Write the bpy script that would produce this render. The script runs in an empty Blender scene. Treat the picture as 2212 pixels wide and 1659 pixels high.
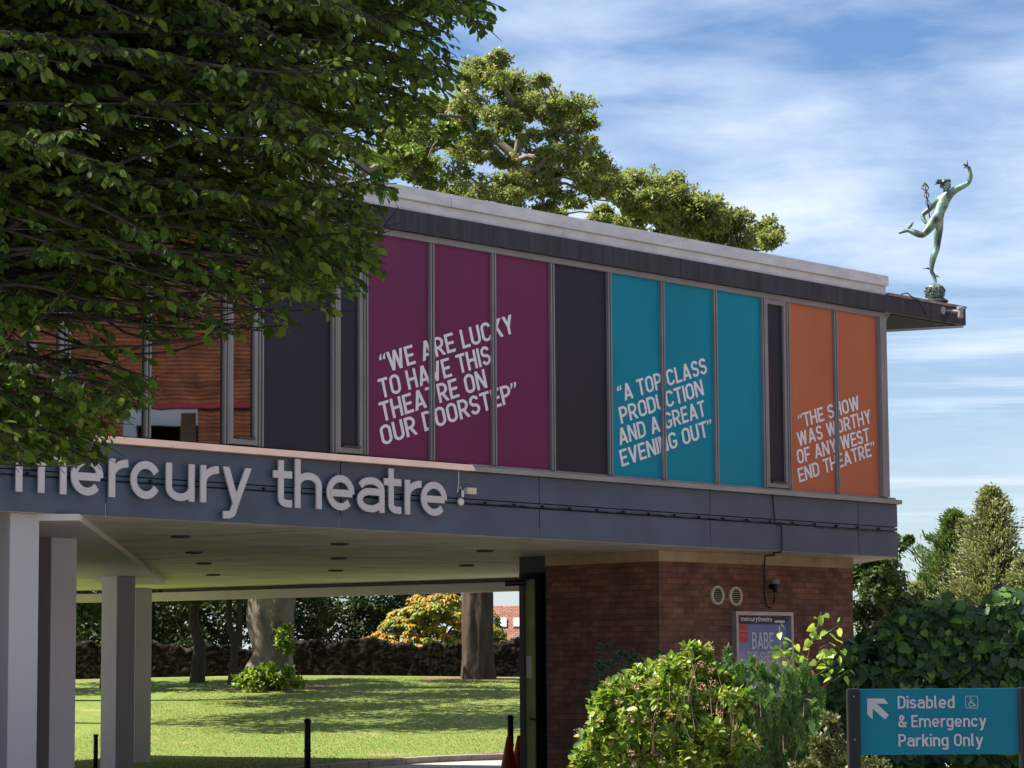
import bpy, bmesh, math, random
import numpy as np
from mathutils import Vector, Matrix
R_ = math.radians
rng = np.random.default_rng(7)
random.seed(7)
scene = bpy.context.scene
COL = scene.collection

# ------------------------------------------------------------------ camera
F_PX, TILT, ROLL = 5872.0, R_(6.21), R_(-0.376)
CAM = np.array([0, 0, 1.6])
_f = np.array([0, math.cos(TILT), math.sin(TILT)])
_r0 = np.array([1.0, 0, 0]); _u0 = np.array([0, -math.sin(TILT), math.cos(TILT)])
_r = math.cos(ROLL) * _r0 + math.sin(ROLL) * _u0
_u = -math.sin(ROLL) * _r0 + math.cos(ROLL) * _u0
cam_d = bpy.data.cameras.new('camera'); cam = bpy.data.objects.new('camera', cam_d); COL.objects.link(cam)
cam.matrix_world = Matrix(((_r[0], _u[0], -_f[0], 0), (_r[1], _u[1], -_f[1], 0), (_r[2], _u[2], -_f[2], 1.6), (0, 0, 0, 1)))
cam_d.sensor_width = 36.0; cam_d.lens = 36.0 * F_PX / 2212.0
cam_d.clip_start = 0.1; cam_d.clip_end = 3000
scene.camera = cam

# ------------------------------------------------------------------ light
SUN_DIR = np.array([-0.99, 0.07, 0.0]); SUN_DIR /= np.linalg.norm(SUN_DIR)
SUN_EL = R_(53)
scene.view_settings.view_transform = 'Standard'; scene.view_settings.look = 'None'
scene.view_settings.exposure = 1.78; scene.view_settings.gamma = 1.0
w = bpy.data.worlds.new('World'); scene.world = w; w.use_nodes = True
nt = w.node_tree; nt.nodes.clear()
N = nt.nodes.new; LK = nt.links.new
sky = N('ShaderNodeTexSky'); sky.sky_type = 'NISHITA'; sky.sun_disc = False
sky.sun_elevation = SUN_EL; sky.sun_rotation = math.atan2(SUN_DIR[0], SUN_DIR[1]) % (2 * math.pi)
sky.air_density = 1.0; sky.dust_density = 0.6; sky.ozone_density = 2.5
hs = N('ShaderNodeHueSaturation'); hs.inputs['Saturation'].default_value = 1.12; hs.inputs['Value'].default_value = 0.36
LK(sky.outputs[0], hs.inputs['Color'])
geo = N('ShaderNodeTexCoord'); sep = N('ShaderNodeSeparateXYZ'); LK(geo.outputs['Generated'], sep.inputs[0])
mz0 = N('ShaderNodeMath'); mz0.operation = 'MAXIMUM'; mz0.inputs[1].default_value = 0.0; LK(sep.outputs['Z'], mz0.inputs[0])
mz = N('ShaderNodeMath'); mz.operation = 'ADD'; mz.inputs[1].default_value = 0.10; LK(mz0.outputs[0], mz.inputs[0])
def wdiv(s):
    m = N('ShaderNodeMath'); m.operation = 'DIVIDE'; LK(sep.outputs[s], m.inputs[0]); LK(mz.outputs[0], m.inputs[1]); return m
dx, dy = wdiv('X'), wdiv('Y')
cmb = N('ShaderNodeCombineXYZ'); LK(dx.outputs[0], cmb.inputs[0]); LK(dy.outputs[0], cmb.inputs[1])
def wnoise(scale, detail, rough, dist, loc, sc, rot=0.0):
    mp = N('ShaderNodeMapping'); LK(cmb.outputs[0], mp.inputs['Vector'])
    mp.inputs['Location'].default_value = loc; mp.inputs['Scale'].default_value = sc; mp.inputs['Rotation'].default_value = (0, 0, rot)
    n = N('ShaderNodeTexNoise'); LK(mp.outputs[0], n.inputs['Vector'])
    n.inputs['Scale'].default_value = scale; n.inputs['Detail'].default_value = detail
    n.inputs['Roughness'].default_value = rough; n.inputs['Distortion'].default_value = dist
    return n
n1 = wnoise(1.5, 8, 0.53, 0.35, (3.1, 5.5, 0), (1, 0.75, 1), 0.25)
n2 = wnoise(5.0, 9, 0.58, 0.3, (0.3, 7.7, 0), (0.8, 0.9, 1), 0.3)
ad = N('ShaderNodeMath'); ad.operation = 'MULTIPLY_ADD'; LK(n2.outputs[0], ad.inputs[0]); ad.inputs[1].default_value = 0.42; LK(n1.outputs[0], ad.inputs[2])
ramp = N('ShaderNodeValToRGB'); LK(ad.outputs[0], ramp.inputs[0])
ramp.color_ramp.elements[0].position = 0.53; ramp.color_ramp.elements[0].color = (0, 0, 0, 1)
ramp.color_ramp.elements[1].position = 0.93; ramp.color_ramp.elements[1].color = (1, 1, 1, 1)
# milky air low over the horizon
hz = N('ShaderNodeMapRange'); LK(sep.outputs['Z'], hz.inputs[0])
hz.inputs[1].default_value = 0.16; hz.inputs[2].default_value = 0.0; hz.inputs[3].default_value = 0.0; hz.inputs[4].default_value = 0.4
mxf = N('ShaderNodeMath'); mxf.operation = 'MAXIMUM'
mp3 = N('ShaderNodeMapping'); mp3.inputs['Scale'].default_value = (2.2, 2.2, 46); LK(geo.outputs['Generated'], mp3.inputs[0])
n3 = N('ShaderNodeTexNoise'); n3.inputs['Scale'].default_value = 1.6; n3.inputs['Detail'].default_value = 7; n3.inputs['Roughness'].default_value = .6; LK(mp3.outputs[0], n3.inputs['Vector'])
r3 = N('ShaderNodeMapRange'); LK(n3.outputs[0], r3.inputs[0]); r3.inputs[1].default_value = .46; r3.inputs[2].default_value = .68
k3 = N('ShaderNodeMapRange'); LK(sep.outputs['Z'], k3.inputs[0]); k3.inputs[1].default_value = .17; k3.inputs[2].default_value = .11; k3.inputs[3].default_value = 0; k3.inputs[4].default_value = .85
m3 = N('ShaderNodeMath'); m3.operation = 'MULTIPLY'; LK(r3.outputs[0], m3.inputs[0]); LK(k3.outputs[0], m3.inputs[1])
k4 = N('ShaderNodeMapRange'); LK(sep.outputs['Z'], k4.inputs[0]); k4.inputs[1].default_value = .10; k4.inputs[2].default_value = .16; k4.inputs[3].default_value = .35; k4.inputs[4].default_value = 1.0
m4 = N('ShaderNodeMath'); m4.operation = 'MULTIPLY'; LK(ramp.outputs[0], m4.inputs[0]); LK(k4.outputs[0], m4.inputs[1])
m5 = N('ShaderNodeMath'); m5.operation = 'MAXIMUM'; LK(m3.outputs[0], m5.inputs[0]); LK(m4.outputs[0], m5.inputs[1])
LK(m5.outputs[0], mxf.inputs[0]); LK(hz.outputs[0], mxf.inputs[1])
sc_ = N('ShaderNodeMath'); sc_.operation = 'MULTIPLY'; sc_.inputs[1].default_value = 0.9; LK(mxf.outputs[0], sc_.inputs[0])
mixc = N('ShaderNodeMix'); mixc.data_type = 'RGBA'; LK(sc_.outputs[0], mixc.inputs[0])
tint = N('ShaderNodeMix'); tint.data_type = 'RGBA'; tint.blend_type = 'MULTIPLY'; tint.inputs[0].default_value = 1; LK(hs.outputs[0], tint.inputs[6]); tint.inputs[7].default_value = (0.92, 0.98, 1.13, 1)
LK(tint.outputs[2], mixc.inputs[6]); mixc.inputs[7].default_value = (3.15, 3.45, 3.95, 1)
bg = N('ShaderNodeBackground'); bg.inputs['Strength'].default_value = 0.1; LK(mixc.outputs[2], bg.inputs[0])
wo = N('ShaderNodeOutputWorld'); LK(bg.outputs[0], wo.inputs[0])

sl = bpy.data.lights.new('sun', 'SUN'); sl.energy = 4.6; sl.angle = R_(0.5); sl.color = (1.0, 0.93, 0.82)
so = bpy.data.objects.new('sun', sl); COL.objects.link(so)
_sd = Vector((SUN_DIR[0] * math.cos(SUN_EL), SUN_DIR[1] * math.cos(SUN_EL), math.sin(SUN_EL)))
so.rotation_euler = _sd.to_track_quat('Z', 'Y').to_euler(); so.location = (-20, -10, 30)

# ------------------------------------------------------------------ measuring (2212 x 1659 photograph)
def ray(px, py): return _f + _r * ((px - 1106.0) / F_PX) - _u * ((py - 829.5) / F_PX)
def atd(px, py, D): d = ray(px, py); return CAM + d * (D / d[1])
def atz(px, py, z): d = ray(px, py); return CAM + d * ((z - 1.6) / d[2])
def to_px(P):
    P = np.asarray(P, float) - CAM; d = P @ _f
    return 1106 + F_PX * (P @ _r) / d, 829.5 - F_PX * (P @ _u) / d
class Plane:
    def __init__(s, o, ex, n): s.o = np.array(o, float); s.ex = np.array(ex, float); s.n = np.array(n, float)
    def px(s, x, y, off=0.0):
        d = ray(x, y); t = ((s.o - CAM) @ s.n + off) / (d @ s.n); p = CAM + d * t
        return (p - s.o) @ s.ex, p[2]
    def w(s, u, z, off=0.0): q = s.o + s.ex * u + s.n * off; return np.array([q[0], q[1], z])
AZ = R_(41.84)
DV = np.array([math.sin(AZ), math.cos(AZ), 0]); NV = np.array([math.cos(AZ), -math.sin(AZ), 0])
C0, S0 = -23.6938, 35.4113
FA = Plane(NV * C0 + DV * S0, DV, NV)

# ------------------------------------------------------------------ helpers
def tag(o, label=None, cat=None, group=None, kind=None):
    if label: o['label'] = label
    if cat: o['category'] = cat
    if group: o['group'] = group
    if kind: o['kind'] = kind
    return o
def empty(name, loc, label, cat, group=None):
    o = bpy.data.objects.new(name, None); COL.objects.link(o); o.location = tuple(float(v) for v in loc); o.empty_display_size = 0.2
    return tag(o, label, cat, group)
def link_mesh(name, me, mat=None, parent=None, label=None):
    o = bpy.data.objects.new(name, me); COL.objects.link(o)
    if mat is not None: me.materials.append(mat)
    if parent is not None:
        o.parent = parent
        off = Vector((0, 0, 0)); p = parent
        while p is not None: off += p.location; p = p.parent
        if not o.get('keep'): o.location = -off      # meshes are written in world metres
    if label: o['label'] = label
    return o
class MB:
    def __init__(s): s.v = []; s.f = []; s.uv = []
    def quad(s, *p):
        i = len(s.v); s.v += [tuple(map(float, q)) for q in p]; s.f.append(tuple(range(i, i + len(p))))
    def pbox(s, pl, u0, u1, z0, z1, a, b):
        c = [pl.w(u, z, o) for o in (a, b) for z in (z0, z1) for u in (u0, u1)]
        s.hexa(c)
    def hexa(s, c):
        i = len(s.v); s.v += [tuple(map(float, q)) for q in c]
        for q in ((0, 2, 3, 1), (4, 5, 7, 6), (0, 1, 5, 4), (2, 6, 7, 3), (0, 4, 6, 2), (1, 3, 7, 5)): s.f.append(tuple(i + k for k in q))
    def box(s, c, e, ax=None):
        c = np.array(c, float)
        X, Y, Z = (np.eye(3) if ax is None else np.array(ax, float))
        s.hexa([c + X * sx * e[0] + Y * sy * e[1] + Z * sz * e[2] for sy in (-1, 1) for sz in (-1, 1) for sx in (-1, 1)])
    def prism(s, poly, z0, z1):
        n = len(poly); i = len(s.v)
        s.v += [(float(p[0]), float(p[1]), z0) for p in poly] + [(float(p[0]), float(p[1]), z1) for p in poly]
        s.f.append(tuple(i + k for k in reversed(range(n)))); s.f.append(tuple(i + n + k for k in range(n)))
        for k in range(n): s.f.append((i + k, i + (k + 1) % n, i + n + (k + 1) % n, i + n + k))
    def tube(s, pts, rad, n=8, cap=True):
        pts = [np.array(p, float) for p in pts]; m = len(pts)
        if np.isscalar(rad): rad = [rad] * m
        i = len(s.v); up = np.array([0.31, 0.17, 0.93])
        for k in range(m):
            d = pts[min(k + 1, m - 1)] - pts[max(k - 1, 0)]; d = d / (np.linalg.norm(d) + 1e-9)
            a = np.cross(d, up)
            if np.linalg.norm(a) < .15: a = np.cross(d, [1, 0, 0])
            a /= np.linalg.norm(a); b = np.cross(a, d)
            for j in range(n):
                t = 2 * math.pi * j / n; s.v.append(tuple(pts[k] + (a * math.cos(t) + b * math.sin(t)) * rad[k]))
        for k in range(m - 1):
            for j in range(n):
                s.f.append((i + k * n + j, i + k * n + (j + 1) % n, i + (k + 1) * n + (j + 1) % n, i + (k + 1) * n + j))
        if cap:
            s.f.append(tuple(i + j for j in reversed(range(n)))); s.f.append(tuple(i + (m - 1) * n + j for j in range(n)))
    def lathe(s, c, prof, n=20, ax=None):
        X, Y, Z = (np.eye(3) if ax is None else np.array(ax, float)); c = np.array(c, float); i = len(s.v); m = len(prof)
        for (r, h) in prof:
            for j in range(n):
                t = 2 * math.pi * j / n; s.v.append(tuple(c + (X * math.cos(t) + Y * math.sin(t)) * r + Z * h))
        for k in range(m - 1):
            for j in range(n): s.f.append((i + k * n + j, i + k * n + (j + 1) % n, i + (k + 1) * n + (j + 1) % n, i + (k + 1) * n + j))
        s.f.append(tuple(i + j for j in reversed(range(n)))); s.f.append(tuple(i + (m - 1) * n + j for j in range(n)))
    def build(s, name, mat, parent=None, label=None, smooth=False, bevel=0.0, fix=True):
        me = bpy.data.meshes.new(name); me.from_pydata(s.v, [], s.f); me.update()
        if fix or bevel:
            bm = bmesh.new(); bm.from_mesh(me)
            if fix: bmesh.ops.recalc_face_normals(bm, faces=bm.faces)
            if bevel: bmesh.ops.bevel(bm, geom=[e for e in bm.edges if e.is_manifold and e.calc_face_angle(0) > 0.6], offset=bevel, segments=2, affect='EDGES', profile=0.6)
            bm.to_mesh(me); bm.free()
        if smooth:
            me.shade_smooth() if hasattr(me, 'shade_smooth') else None
        o = link_mesh(name, me, mat, parent, label)
        return o
def set_uv(o, pl, su=1.0, sv=1.0):
    """metres along the plane and up as UV"""
    me = o.data; uv = me.uv_layers.new(name='UVMap')
    for lp in me.loops:
        p = np.array(me.vertices[lp.vertex_index].co) - pl.o
        uv.data[lp.index].uv = ((p @ pl.ex) * su, me.vertices[lp.vertex_index].co[2] * sv)
    return o
def np_mesh(name, V, faces, mat, parent=None, smooth=False, k=None):
    """fast mesh: faces is an (n,k) index array"""
    V = np.asarray(V, np.float32); faces = np.asarray(faces, np.int32); n, k = faces.shape
    me = bpy.data.meshes.new(name); me.vertices.add(len(V)); me.vertices.foreach_set('co', V.ravel())
    me.loops.add(n * k); me.loops.foreach_set('vertex_index', faces.ravel())
    me.polygons.add(n); me.polygons.foreach_set('loop_start', np.arange(0, n * k, k, dtype=np.int32))
    me.update(calc_edges=True); me.validate()
    if smooth: me.polygons.foreach_set('use_smooth', np.ones(n, bool))
    return link_mesh(name, me, mat, parent)

# ------------------------------------------------------------------ materials
def new_mat(name):
    m = bpy.data.materials.new(name); m.use_nodes = True; t = m.node_tree; b = t.nodes['Principled BSDF']; return m, t, b
def pmat(name, c, rough=0.6, spec=0.4, metal=0.0, var=0.12, vscale=3.0, bump=0.0, bscale=40.0, coord='Object', c2=None, stretch=(1, 1, 1)):
    m, t, b = new_mat(name)
    tc = t.nodes.new('ShaderNodeTexCoord'); mp = t.nodes.new('ShaderNodeMapping'); t.links.new(tc.outputs[coord], mp.inputs[0]); mp.inputs['Scale'].default_value = stretch
    n = t.nodes.new('ShaderNodeTexNoise'); n.inputs['Scale'].default_value = vscale; n.inputs['Detail'].default_value = 6; n.inputs['Roughness'].default_value = 0.62
    t.links.new(mp.outputs[0], n.inputs['Vector'])
    mx = t.nodes.new('ShaderNodeMix'); mx.data_type = 'RGBA'
    mr = t.nodes.new('ShaderNodeMapRange'); mr.inputs[1].default_value = 0.3; mr.inputs[2].default_value = 0.7; t.links.new(n.outputs[0], mr.inputs[0]); t.links.new(mr.outputs[0], mx.inputs[0])
    a = [x * (1 - var) for x in c]; z = c2 or [min(1, x * (1 + var)) for x in c]
    mx.inputs[6].default_value = (*a, 1); mx.inputs[7].default_value = (*z, 1)
    t.links.new(mx.outputs[2], b.inputs['Base Color'])
    b.inputs['Roughness'].default_value = rough; b.inputs['Specular IOR Level'].default_value = spec; b.inputs['Metallic'].default_value = metal
    if bump:
        n2 = t.nodes.new('ShaderNodeTexNoise'); n2.inputs['Scale'].default_value = bscale; n2.inputs['Detail'].default_value = 5
        t.links.new(mp.outputs[0], n2.inputs['Vector'])
        bp = t.nodes.new('ShaderNodeBump'); bp.inputs['Strength'].default_value = bump; bp.inputs['Distance'].default_value = 0.02
        t.links.new(n2.outputs[0], bp.inputs['Height']); t.links.new(bp.outputs[0], b.inputs['Normal'])
    return m
def leafmat(name, cols, trans=0.35, rough=0.5, spec=0.3, tcol=(1.25, 1.35, 0.55)):
    """cols: list of (r,g,b) - each leaf takes its own colour from this range"""
    m, t, b = new_mat(name)
    g = t.nodes.new('ShaderNodeNewGeometry'); rp = t.nodes.new('ShaderNodeValToRGB')
    t.links.new(g.outputs['Random Per Island'], rp.inputs[0])
    el = rp.color_ramp.elements
    while len(el) < len(cols): el.new(0.5)
    for i, c in enumerate(cols): el[i].position = i / max(1, len(cols) - 1); el[i].color = (*c, 1)
    t.links.new(rp.outputs[0], b.inputs['Base Color']); b.inputs['Roughness'].default_value = rough; b.inputs['Specular IOR Level'].default_value = spec
    tr = t.nodes.new('ShaderNodeBsdfTranslucent'); ml = t.nodes.new('ShaderNodeMix'); ml.data_type = 'RGBA'; ml.blend_type = 'MULTIPLY'; ml.inputs[0].default_value = 1
    t.links.new(rp.outputs[0], ml.inputs[6]); ml.inputs[7].default_value = (*tcol, 1); t.links.new(ml.outputs[2], tr.inputs[0])
    ms = t.nodes.new('ShaderNodeMixShader'); ms.inputs[0].default_value = trans
    t.links.new(b.outputs[0], ms.inputs[1]); t.links.new(tr.outputs[0], ms.inputs[2])
    t.links.new(ms.outputs[0], t.nodes['Material Output'].inputs[0])
    return m
def brickmat(name, c1, c2, mortar, bw=0.225, bh=0.085, mo=0.007, rough=0.85, bump=0.6, var=0.5):
    m, t, b = new_mat(name)
    uv = t.nodes.new('ShaderNodeUVMap'); br = t.nodes.new('ShaderNodeTexBrick'); t.links.new(uv.outputs[0], br.inputs['Vector'])
    nz = t.nodes.new('ShaderNodeTexNoise'); nz.inputs['Scale'].default_value = 5; nz.inputs['Detail'].default_value = 2; t.links.new(uv.outputs[0], nz.inputs['Vector'])
    va = t.nodes.new('ShaderNodeVectorMath'); va.operation = 'SCALE'; va.inputs['Scale'].default_value = 0.012; t.links.new(nz.outputs['Color'], va.inputs[0])
    vb = t.nodes.new('ShaderNodeVectorMath'); vb.operation = 'ADD'; t.links.new(uv.outputs[0], vb.inputs[0]); t.links.new(va.outputs[0], vb.inputs[1]); t.links.new(vb.outputs[0], br.inputs['Vector'])
    br.inputs['Scale'].default_value = 1; br.inputs['Brick Width'].default_value = bw; br.inputs['Row Height'].default_value = bh
    br.inputs['Mortar Size'].default_value = mo; br.inputs['Mortar Smooth'].default_value = 0.3; br.inputs['Bias'].default_value = 0.0
    br.inputs['Color1'].default_value = (*c1, 1); br.inputs['Color2'].default_value = (*c2, 1); br.inputs['Mortar'].default_value = (*mortar, 1)
    n = t.nodes.new('ShaderNodeTexNoise'); n.inputs['Scale'].default_value = 2.2; n.inputs['Detail'].default_value = 9; n.inputs['Roughness'].default_value = 0.72; t.links.new(uv.outputs[0], n.inputs['Vector'])
    mr = t.nodes.new('ShaderNodeMapRange'); t.links.new(n.outputs[0], mr.inputs[0]); mr.inputs[1].default_value = .3; mr.inputs[2].default_value = .7; mr.inputs[3].default_value = 1 - var; mr.inputs[4].default_value = 1 + var * .5
    mm = t.nodes.new('ShaderNodeMix'); mm.data_type = 'RGBA'; mm.blend_type = 'MULTIPLY'; mm.inputs[0].default_value = 1
    t.links.new(br.outputs[0], mm.inputs[6]); t.links.new(mr.outputs[0], mm.inputs[7]); t.links.new(mm.outputs[2], b.inputs['Base Color'])
    b.inputs['Roughness'].default_value = rough; b.inputs['Specular IOR Level'].default_value = 0.2
    bp = t.nodes.new('ShaderNodeBump'); bp.inputs['Strength'].default_value = bump; bp.inputs['Distance'].default_value = 0.01; bp.invert = True
    t.links.new(br.outputs['Fac'], bp.inputs['Height']); t.links.new(bp.outputs[0], b.inputs['Normal'])
    return m

# ------------------------------------------------------------------ stroke lettering
def arc(cx, cy, rx, ry, a0, a1, n=12):
    return [(cx + rx * math.cos(R_(a0 + (a1 - a0) * k / n)), cy + ry * math.sin(R_(a0 + (a1 - a0) * k / n))) for k in range(n + 1)]
def glyph(ch, h):
    """outline pieces ('p' stroke, 'q' level-cut diagonal, 'f' filled polygon) and width; cap height 1, x-height .735"""
    T, B, M, X = 1 - h, h, 0.5, 0.735; XT = X - h; hd = h * 1.13
    P = lambda pts, cl=False: ('p', pts, cl)
    Q = lambda x0, y0, x1, y1, k=1.13: ('q', x0, y0, x1, y1, h * k)
    if ch == ' ': return [], 0.24
    if ch == 'A': w = .66; return [Q(hd, 0, w / 2, 1), Q(w - hd, 0, w / 2, 1), P([(.19 * w, .27), (.81 * w, .27)])], w
    if ch == 'B': w = .58; R = w - h; return [P([(h, 0), (h, 1)]), P([(h, T), (R - .22, T)] + arc(R - .22, (T + .53) / 2, .2, (T - .53) / 2, 90, -90) + [(h, .53)]), P([(h, .53), (R - .23, .53)] + arc(R - .23, (B + .53) / 2, .23, (.53 - B) / 2, 90, -90) + [(h, B)])], w
    if ch in 'CG':
        w = .57; rx = w / 2 - h; e = [P(arc(w / 2, T - rx, rx, rx, 5, 180) + arc(w / 2, B + rx, rx, rx, 180, 355 if ch == 'C' else 360) + ([(w - h, .5 - h * .6)] if ch == 'G' else []))]
        if ch == 'G': e.append(P([(w / 2, .5 - h), (w, .5 - h)]))
        return e, w
    if ch == 'D': w = .58; r = .25; R = w - h; return [P([(h, 0), (h, 1)]), P([(h, T), (R - r, T)] + arc(R - r, T - r, r, r, 90, 0) + arc(R - r, B + r, r, r, 0, -90) + [(h, B)])], w
    if ch == 'E': w = .5; return [P([(h, 0), (h, 1)]), P([(h, T), (w, T)]), P([(h, M), (w * .92, M)]), P([(h, B), (w, B)])], w
    if ch == 'F': w = .48; return [P([(h, 0), (h, 1)]), P([(h, T), (w, T)]), P([(h, .47), (w * .92, .47)])], w
    if ch == 'H': w = .58; return [P([(h, 0), (h, 1)]), P([(w - h, 0), (w - h, 1)]), P([(h, M), (w - h, M)])], w
    if ch == 'I': return [P([(h, 0), (h, 1)])], 2 * h
    if ch == 'K': w = .58; return [P([(h, 0), (h, 1)]), Q(h + .02, .36, w - hd, 1, 1.4), Q(w - hd * 1.1, 0, w * .42, .6, 1.2)], w
    if ch == 'L': w = .48; return [P([(h, 0), (h, 1)]), P([(h, B), (w, B)])], w
    if ch == 'N': w = .6; return [P([(h, 0), (h, 1)]), P([(w - h, 0), (w - h, 1)]), Q(w - h * 1.1, 0, h * 1.1, 1, 1.1)], w
    if ch == 'O': w = .58; rx = w / 2 - h; return [P(arc(w / 2, T - rx, rx, rx, 0, 180) + arc(w / 2, B + rx, rx, rx, 180, 360), True)], w
    if ch in 'PR':
        w = .56; R = w - h; e = [P([(h, 0), (h, 1)]), P([(h, T), (R - .24, T)] + arc(R - .24, (T + .44) / 2, .24, (T - .44) / 2, 90, -90) + [(h, .44)])]
        if ch == 'R': e.append(Q(w - hd + .03, 0, w * .46, .46, 1.15))
        return e, w + (.02 if ch == 'R' else -.01)
    if ch == 'S':
        w = .54; rx = w / 2 - h; r = (T - B) / 4; return [P(arc(w / 2, T - r, rx, r, 12, 258) + arc(w / 2, B + r, rx, r, 78, -168))], w
    if ch == 'T': w = .54; return [P([(0, T), (w, T)]), P([(w / 2, 0), (w / 2, 1)])], w
    if ch == 'U': w = .57; rx = w / 2 - h; return [P([(h, 1)] + arc(w / 2, B + rx, rx, rx, 180, 360) + [(w - h, 1)])], w
    if ch == 'V': w = .62; return [Q(w / 2, 0, hd, 1), Q(w / 2, 0, w - hd, 1)], w
    if ch == 'W': w = .88; return [Q(w * .28, 0, hd, 1, 1.06), Q(w * .28, 0, w / 2, 1, 1.06), Q(w * .72, 0, w / 2, 1, 1.06), Q(w * .72, 0, w - hd, 1, 1.06)], w
    if ch == 'Y': w = .6; return [Q(w / 2, .42, hd, 1, 1.2), Q(w / 2, .42, w - hd, 1, 1.2), P([(w / 2, 0), (w / 2, .46)])], w
    if ch == '<': return [('f', [(0, .7), (.12, .7), (.12, .83), (.16, .99), (.11, .99), (0, .83)]), ('f', [(.2, .7), (.32, .7), (.32, .83), (.36, .99), (.31, .99), (.2, .83)])], .36
    if ch == '>': return [('f', [(.05, .99), (.17, .99), (.17, .86), (.06, .7), (.01, .7), (.05, .86)]), ('f', [(.25, .99), (.37, .99), (.37, .86), (.26, .7), (.21, .7), (.25, .86)])], .37
    # lower case
    if ch == 'e': w = .58; rx, ry = w / 2 - h, X / 2 - h; return [P([(h * 1.3, X / 2 - .01), (w - h, X / 2 - .01)]), P(arc(w / 2, X / 2, rx, ry, -4, 318, 22))], w
    if ch == 'c': w = .55; rx, ry = w / 2 - h, X / 2 - h; return [P(arc(w / 2, X / 2, rx, ry, 30, 330, 20))], w
    if ch == 'o': w = .58; rx, ry = w / 2 - h, X / 2 - h; return [P(arc(w / 2, X / 2, rx, ry, 0, 360, 24)[:-1], True)], w
    if ch == 'r': w = .38; return [P([(h, 0), (h, X)]), P(arc(w, XT - .27, w - h, .27, 180, 90, 8))], w
    if ch in 'nhm':
        rx = .19; w1 = 2 * rx + 2 * h; e = [P([(h, 0), (h, 1 if ch == 'h' else X)]), P([(h, XT - .22)] + arc(h + rx, XT - rx, rx, rx, 180, 0) + [(h + 2 * rx, 0)])]
        if ch == 'm': e.append(P([(h + 2 * rx, XT - .22)] + arc(h + 3 * rx, XT - rx, rx, rx, 180, 0) + [(h + 4 * rx, 0)])); return e, 4 * rx + 2 * h
        return e, w1
    if ch == 'u': rx = .19; w = 2 * rx + 2 * h; return [P([(h, X)] + arc(h + rx, B + rx, rx, rx, 180, 360) + [(w - h, .25)]), P([(w - h, 0), (w - h, X)])], w
    if ch == 'y': w = .56; return [Q(w * .465, -.0, hd, X, 1.12), Q(w * .39, -.12, w - hd, X, 1.12), P([(w * .42, -.1), (w * .36, -.18), (w * .27, -.215), (.04, -.22)])], w
    if ch == 't': w = .36; s = .15; return [P([(s, .95)] + arc(s + .11, B + .11, .11, .11, 180, 270, 6) + [(w, B)]), P([(0, XT), (w, XT)])], w
    if ch == 'a': w = .55; R = w - h; rx = w / 2 - h; return [P([(R, 0), (R, XT - .19)] + arc(w / 2, XT - .19, rx, .19, 0, 158, 10)), P([(R, .43)] + arc(h + .17, (.43 + B) / 2, .17, (.43 - B) / 2, 90, 270, 10) + [(h + .25, B), (R, .16)])], w
    if ch == 's': w = .5; rx = w / 2 - h; r = (XT - B) / 4; return [P(arc(w / 2, XT - r, rx, r, 15, 258) + arc(w / 2, B + r, rx, r, 78, -165))], w
    if ch in 'bdpgq':
        rx = .19; w = 2 * rx + 2 * h; left = ch in 'bp'; sx = h if left else w - h
        y0 = -.26 if ch in 'pq' else 0; y1 = 1 if ch in 'bd' else X
        e = [P(arc(w / 2, XT - rx, rx, rx, 0, 180) + arc(w / 2, B + rx, rx, rx, 180, 360), True)]
        e.append(P([(sx, X), (sx, -.06)] + arc(w / 2, -.06, rx, .15, 0, -150, 8)) if ch == 'g' else P([(sx, y0), (sx, y1)]))
        return e, w
    if ch == 'l': return [P([(h, 1)] + arc(h + .1, B + .1, .1, .1, 180, 270, 5) + [(h + .13, B)])], 2 * h + .1
    if ch == 'i': return [P([(h, 0), (h, X)]), P([(h, .85), (h, 1)])], 2 * h
    if ch == 'k': w = .5; return [P([(h, 0), (h, 1)]), Q(h + .02, .25, w - hd, X, 1.5), Q(w - hd, 0, w * .42, .45, 1.3)], w
    if ch == '&': return [P([(.6, 0), (.2, .6)] + arc(.29, .8, .13, .13, 200, 0, 10) + [(.4, .7), (.2, .48)] + arc(.27, .27, .19, .2, 130, 300, 10) + [(.55, .28), (.58, .46)])], .62
    return [], .3
def strip(pts, h, closed):
    n = len(pts); q = [pts[0]]
    for p in pts[1:]:
        if math.hypot(p[0] - q[-1][0], p[1] - q[-1][1]) > 1e-4: q.append(p)
    if closed and math.hypot(q[0][0] - q[-1][0], q[0][1] - q[-1][1]) < 1e-4: q.pop()
    n = len(q); Lf, Rt = [], []
    for i in range(n):
        a = q[i - 1] if (i > 0 or closed) else None; b = q[(i + 1) % n] if (i < n - 1 or closed) else None
        ds = []
        if a: ds.append(((q[i][0] - a[0]), (q[i][1] - a[1])))
        if b: ds.append(((b[0] - q[i][0]), (b[1] - q[i][1])))
        ds = [(d[0] / math.hypot(*d), d[1] / math.hypot(*d)) for d in ds]
        t = (sum(d[0] for d in ds), sum(d[1] for d in ds)); l = math.hypot(*t) or 1; t = (t[0] / l, t[1] / l)
        k = min(h / max(.35, t[0] * ds[0][0] + t[1] * ds[0][1]), h * 2)
        Lf.append((q[i][0] - t[1] * k, q[i][1] + t[0] * k)); Rt.append((q[i][0] + t[1] * k, q[i][1] - t[0] * k))
    return Lf, Rt
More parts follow.
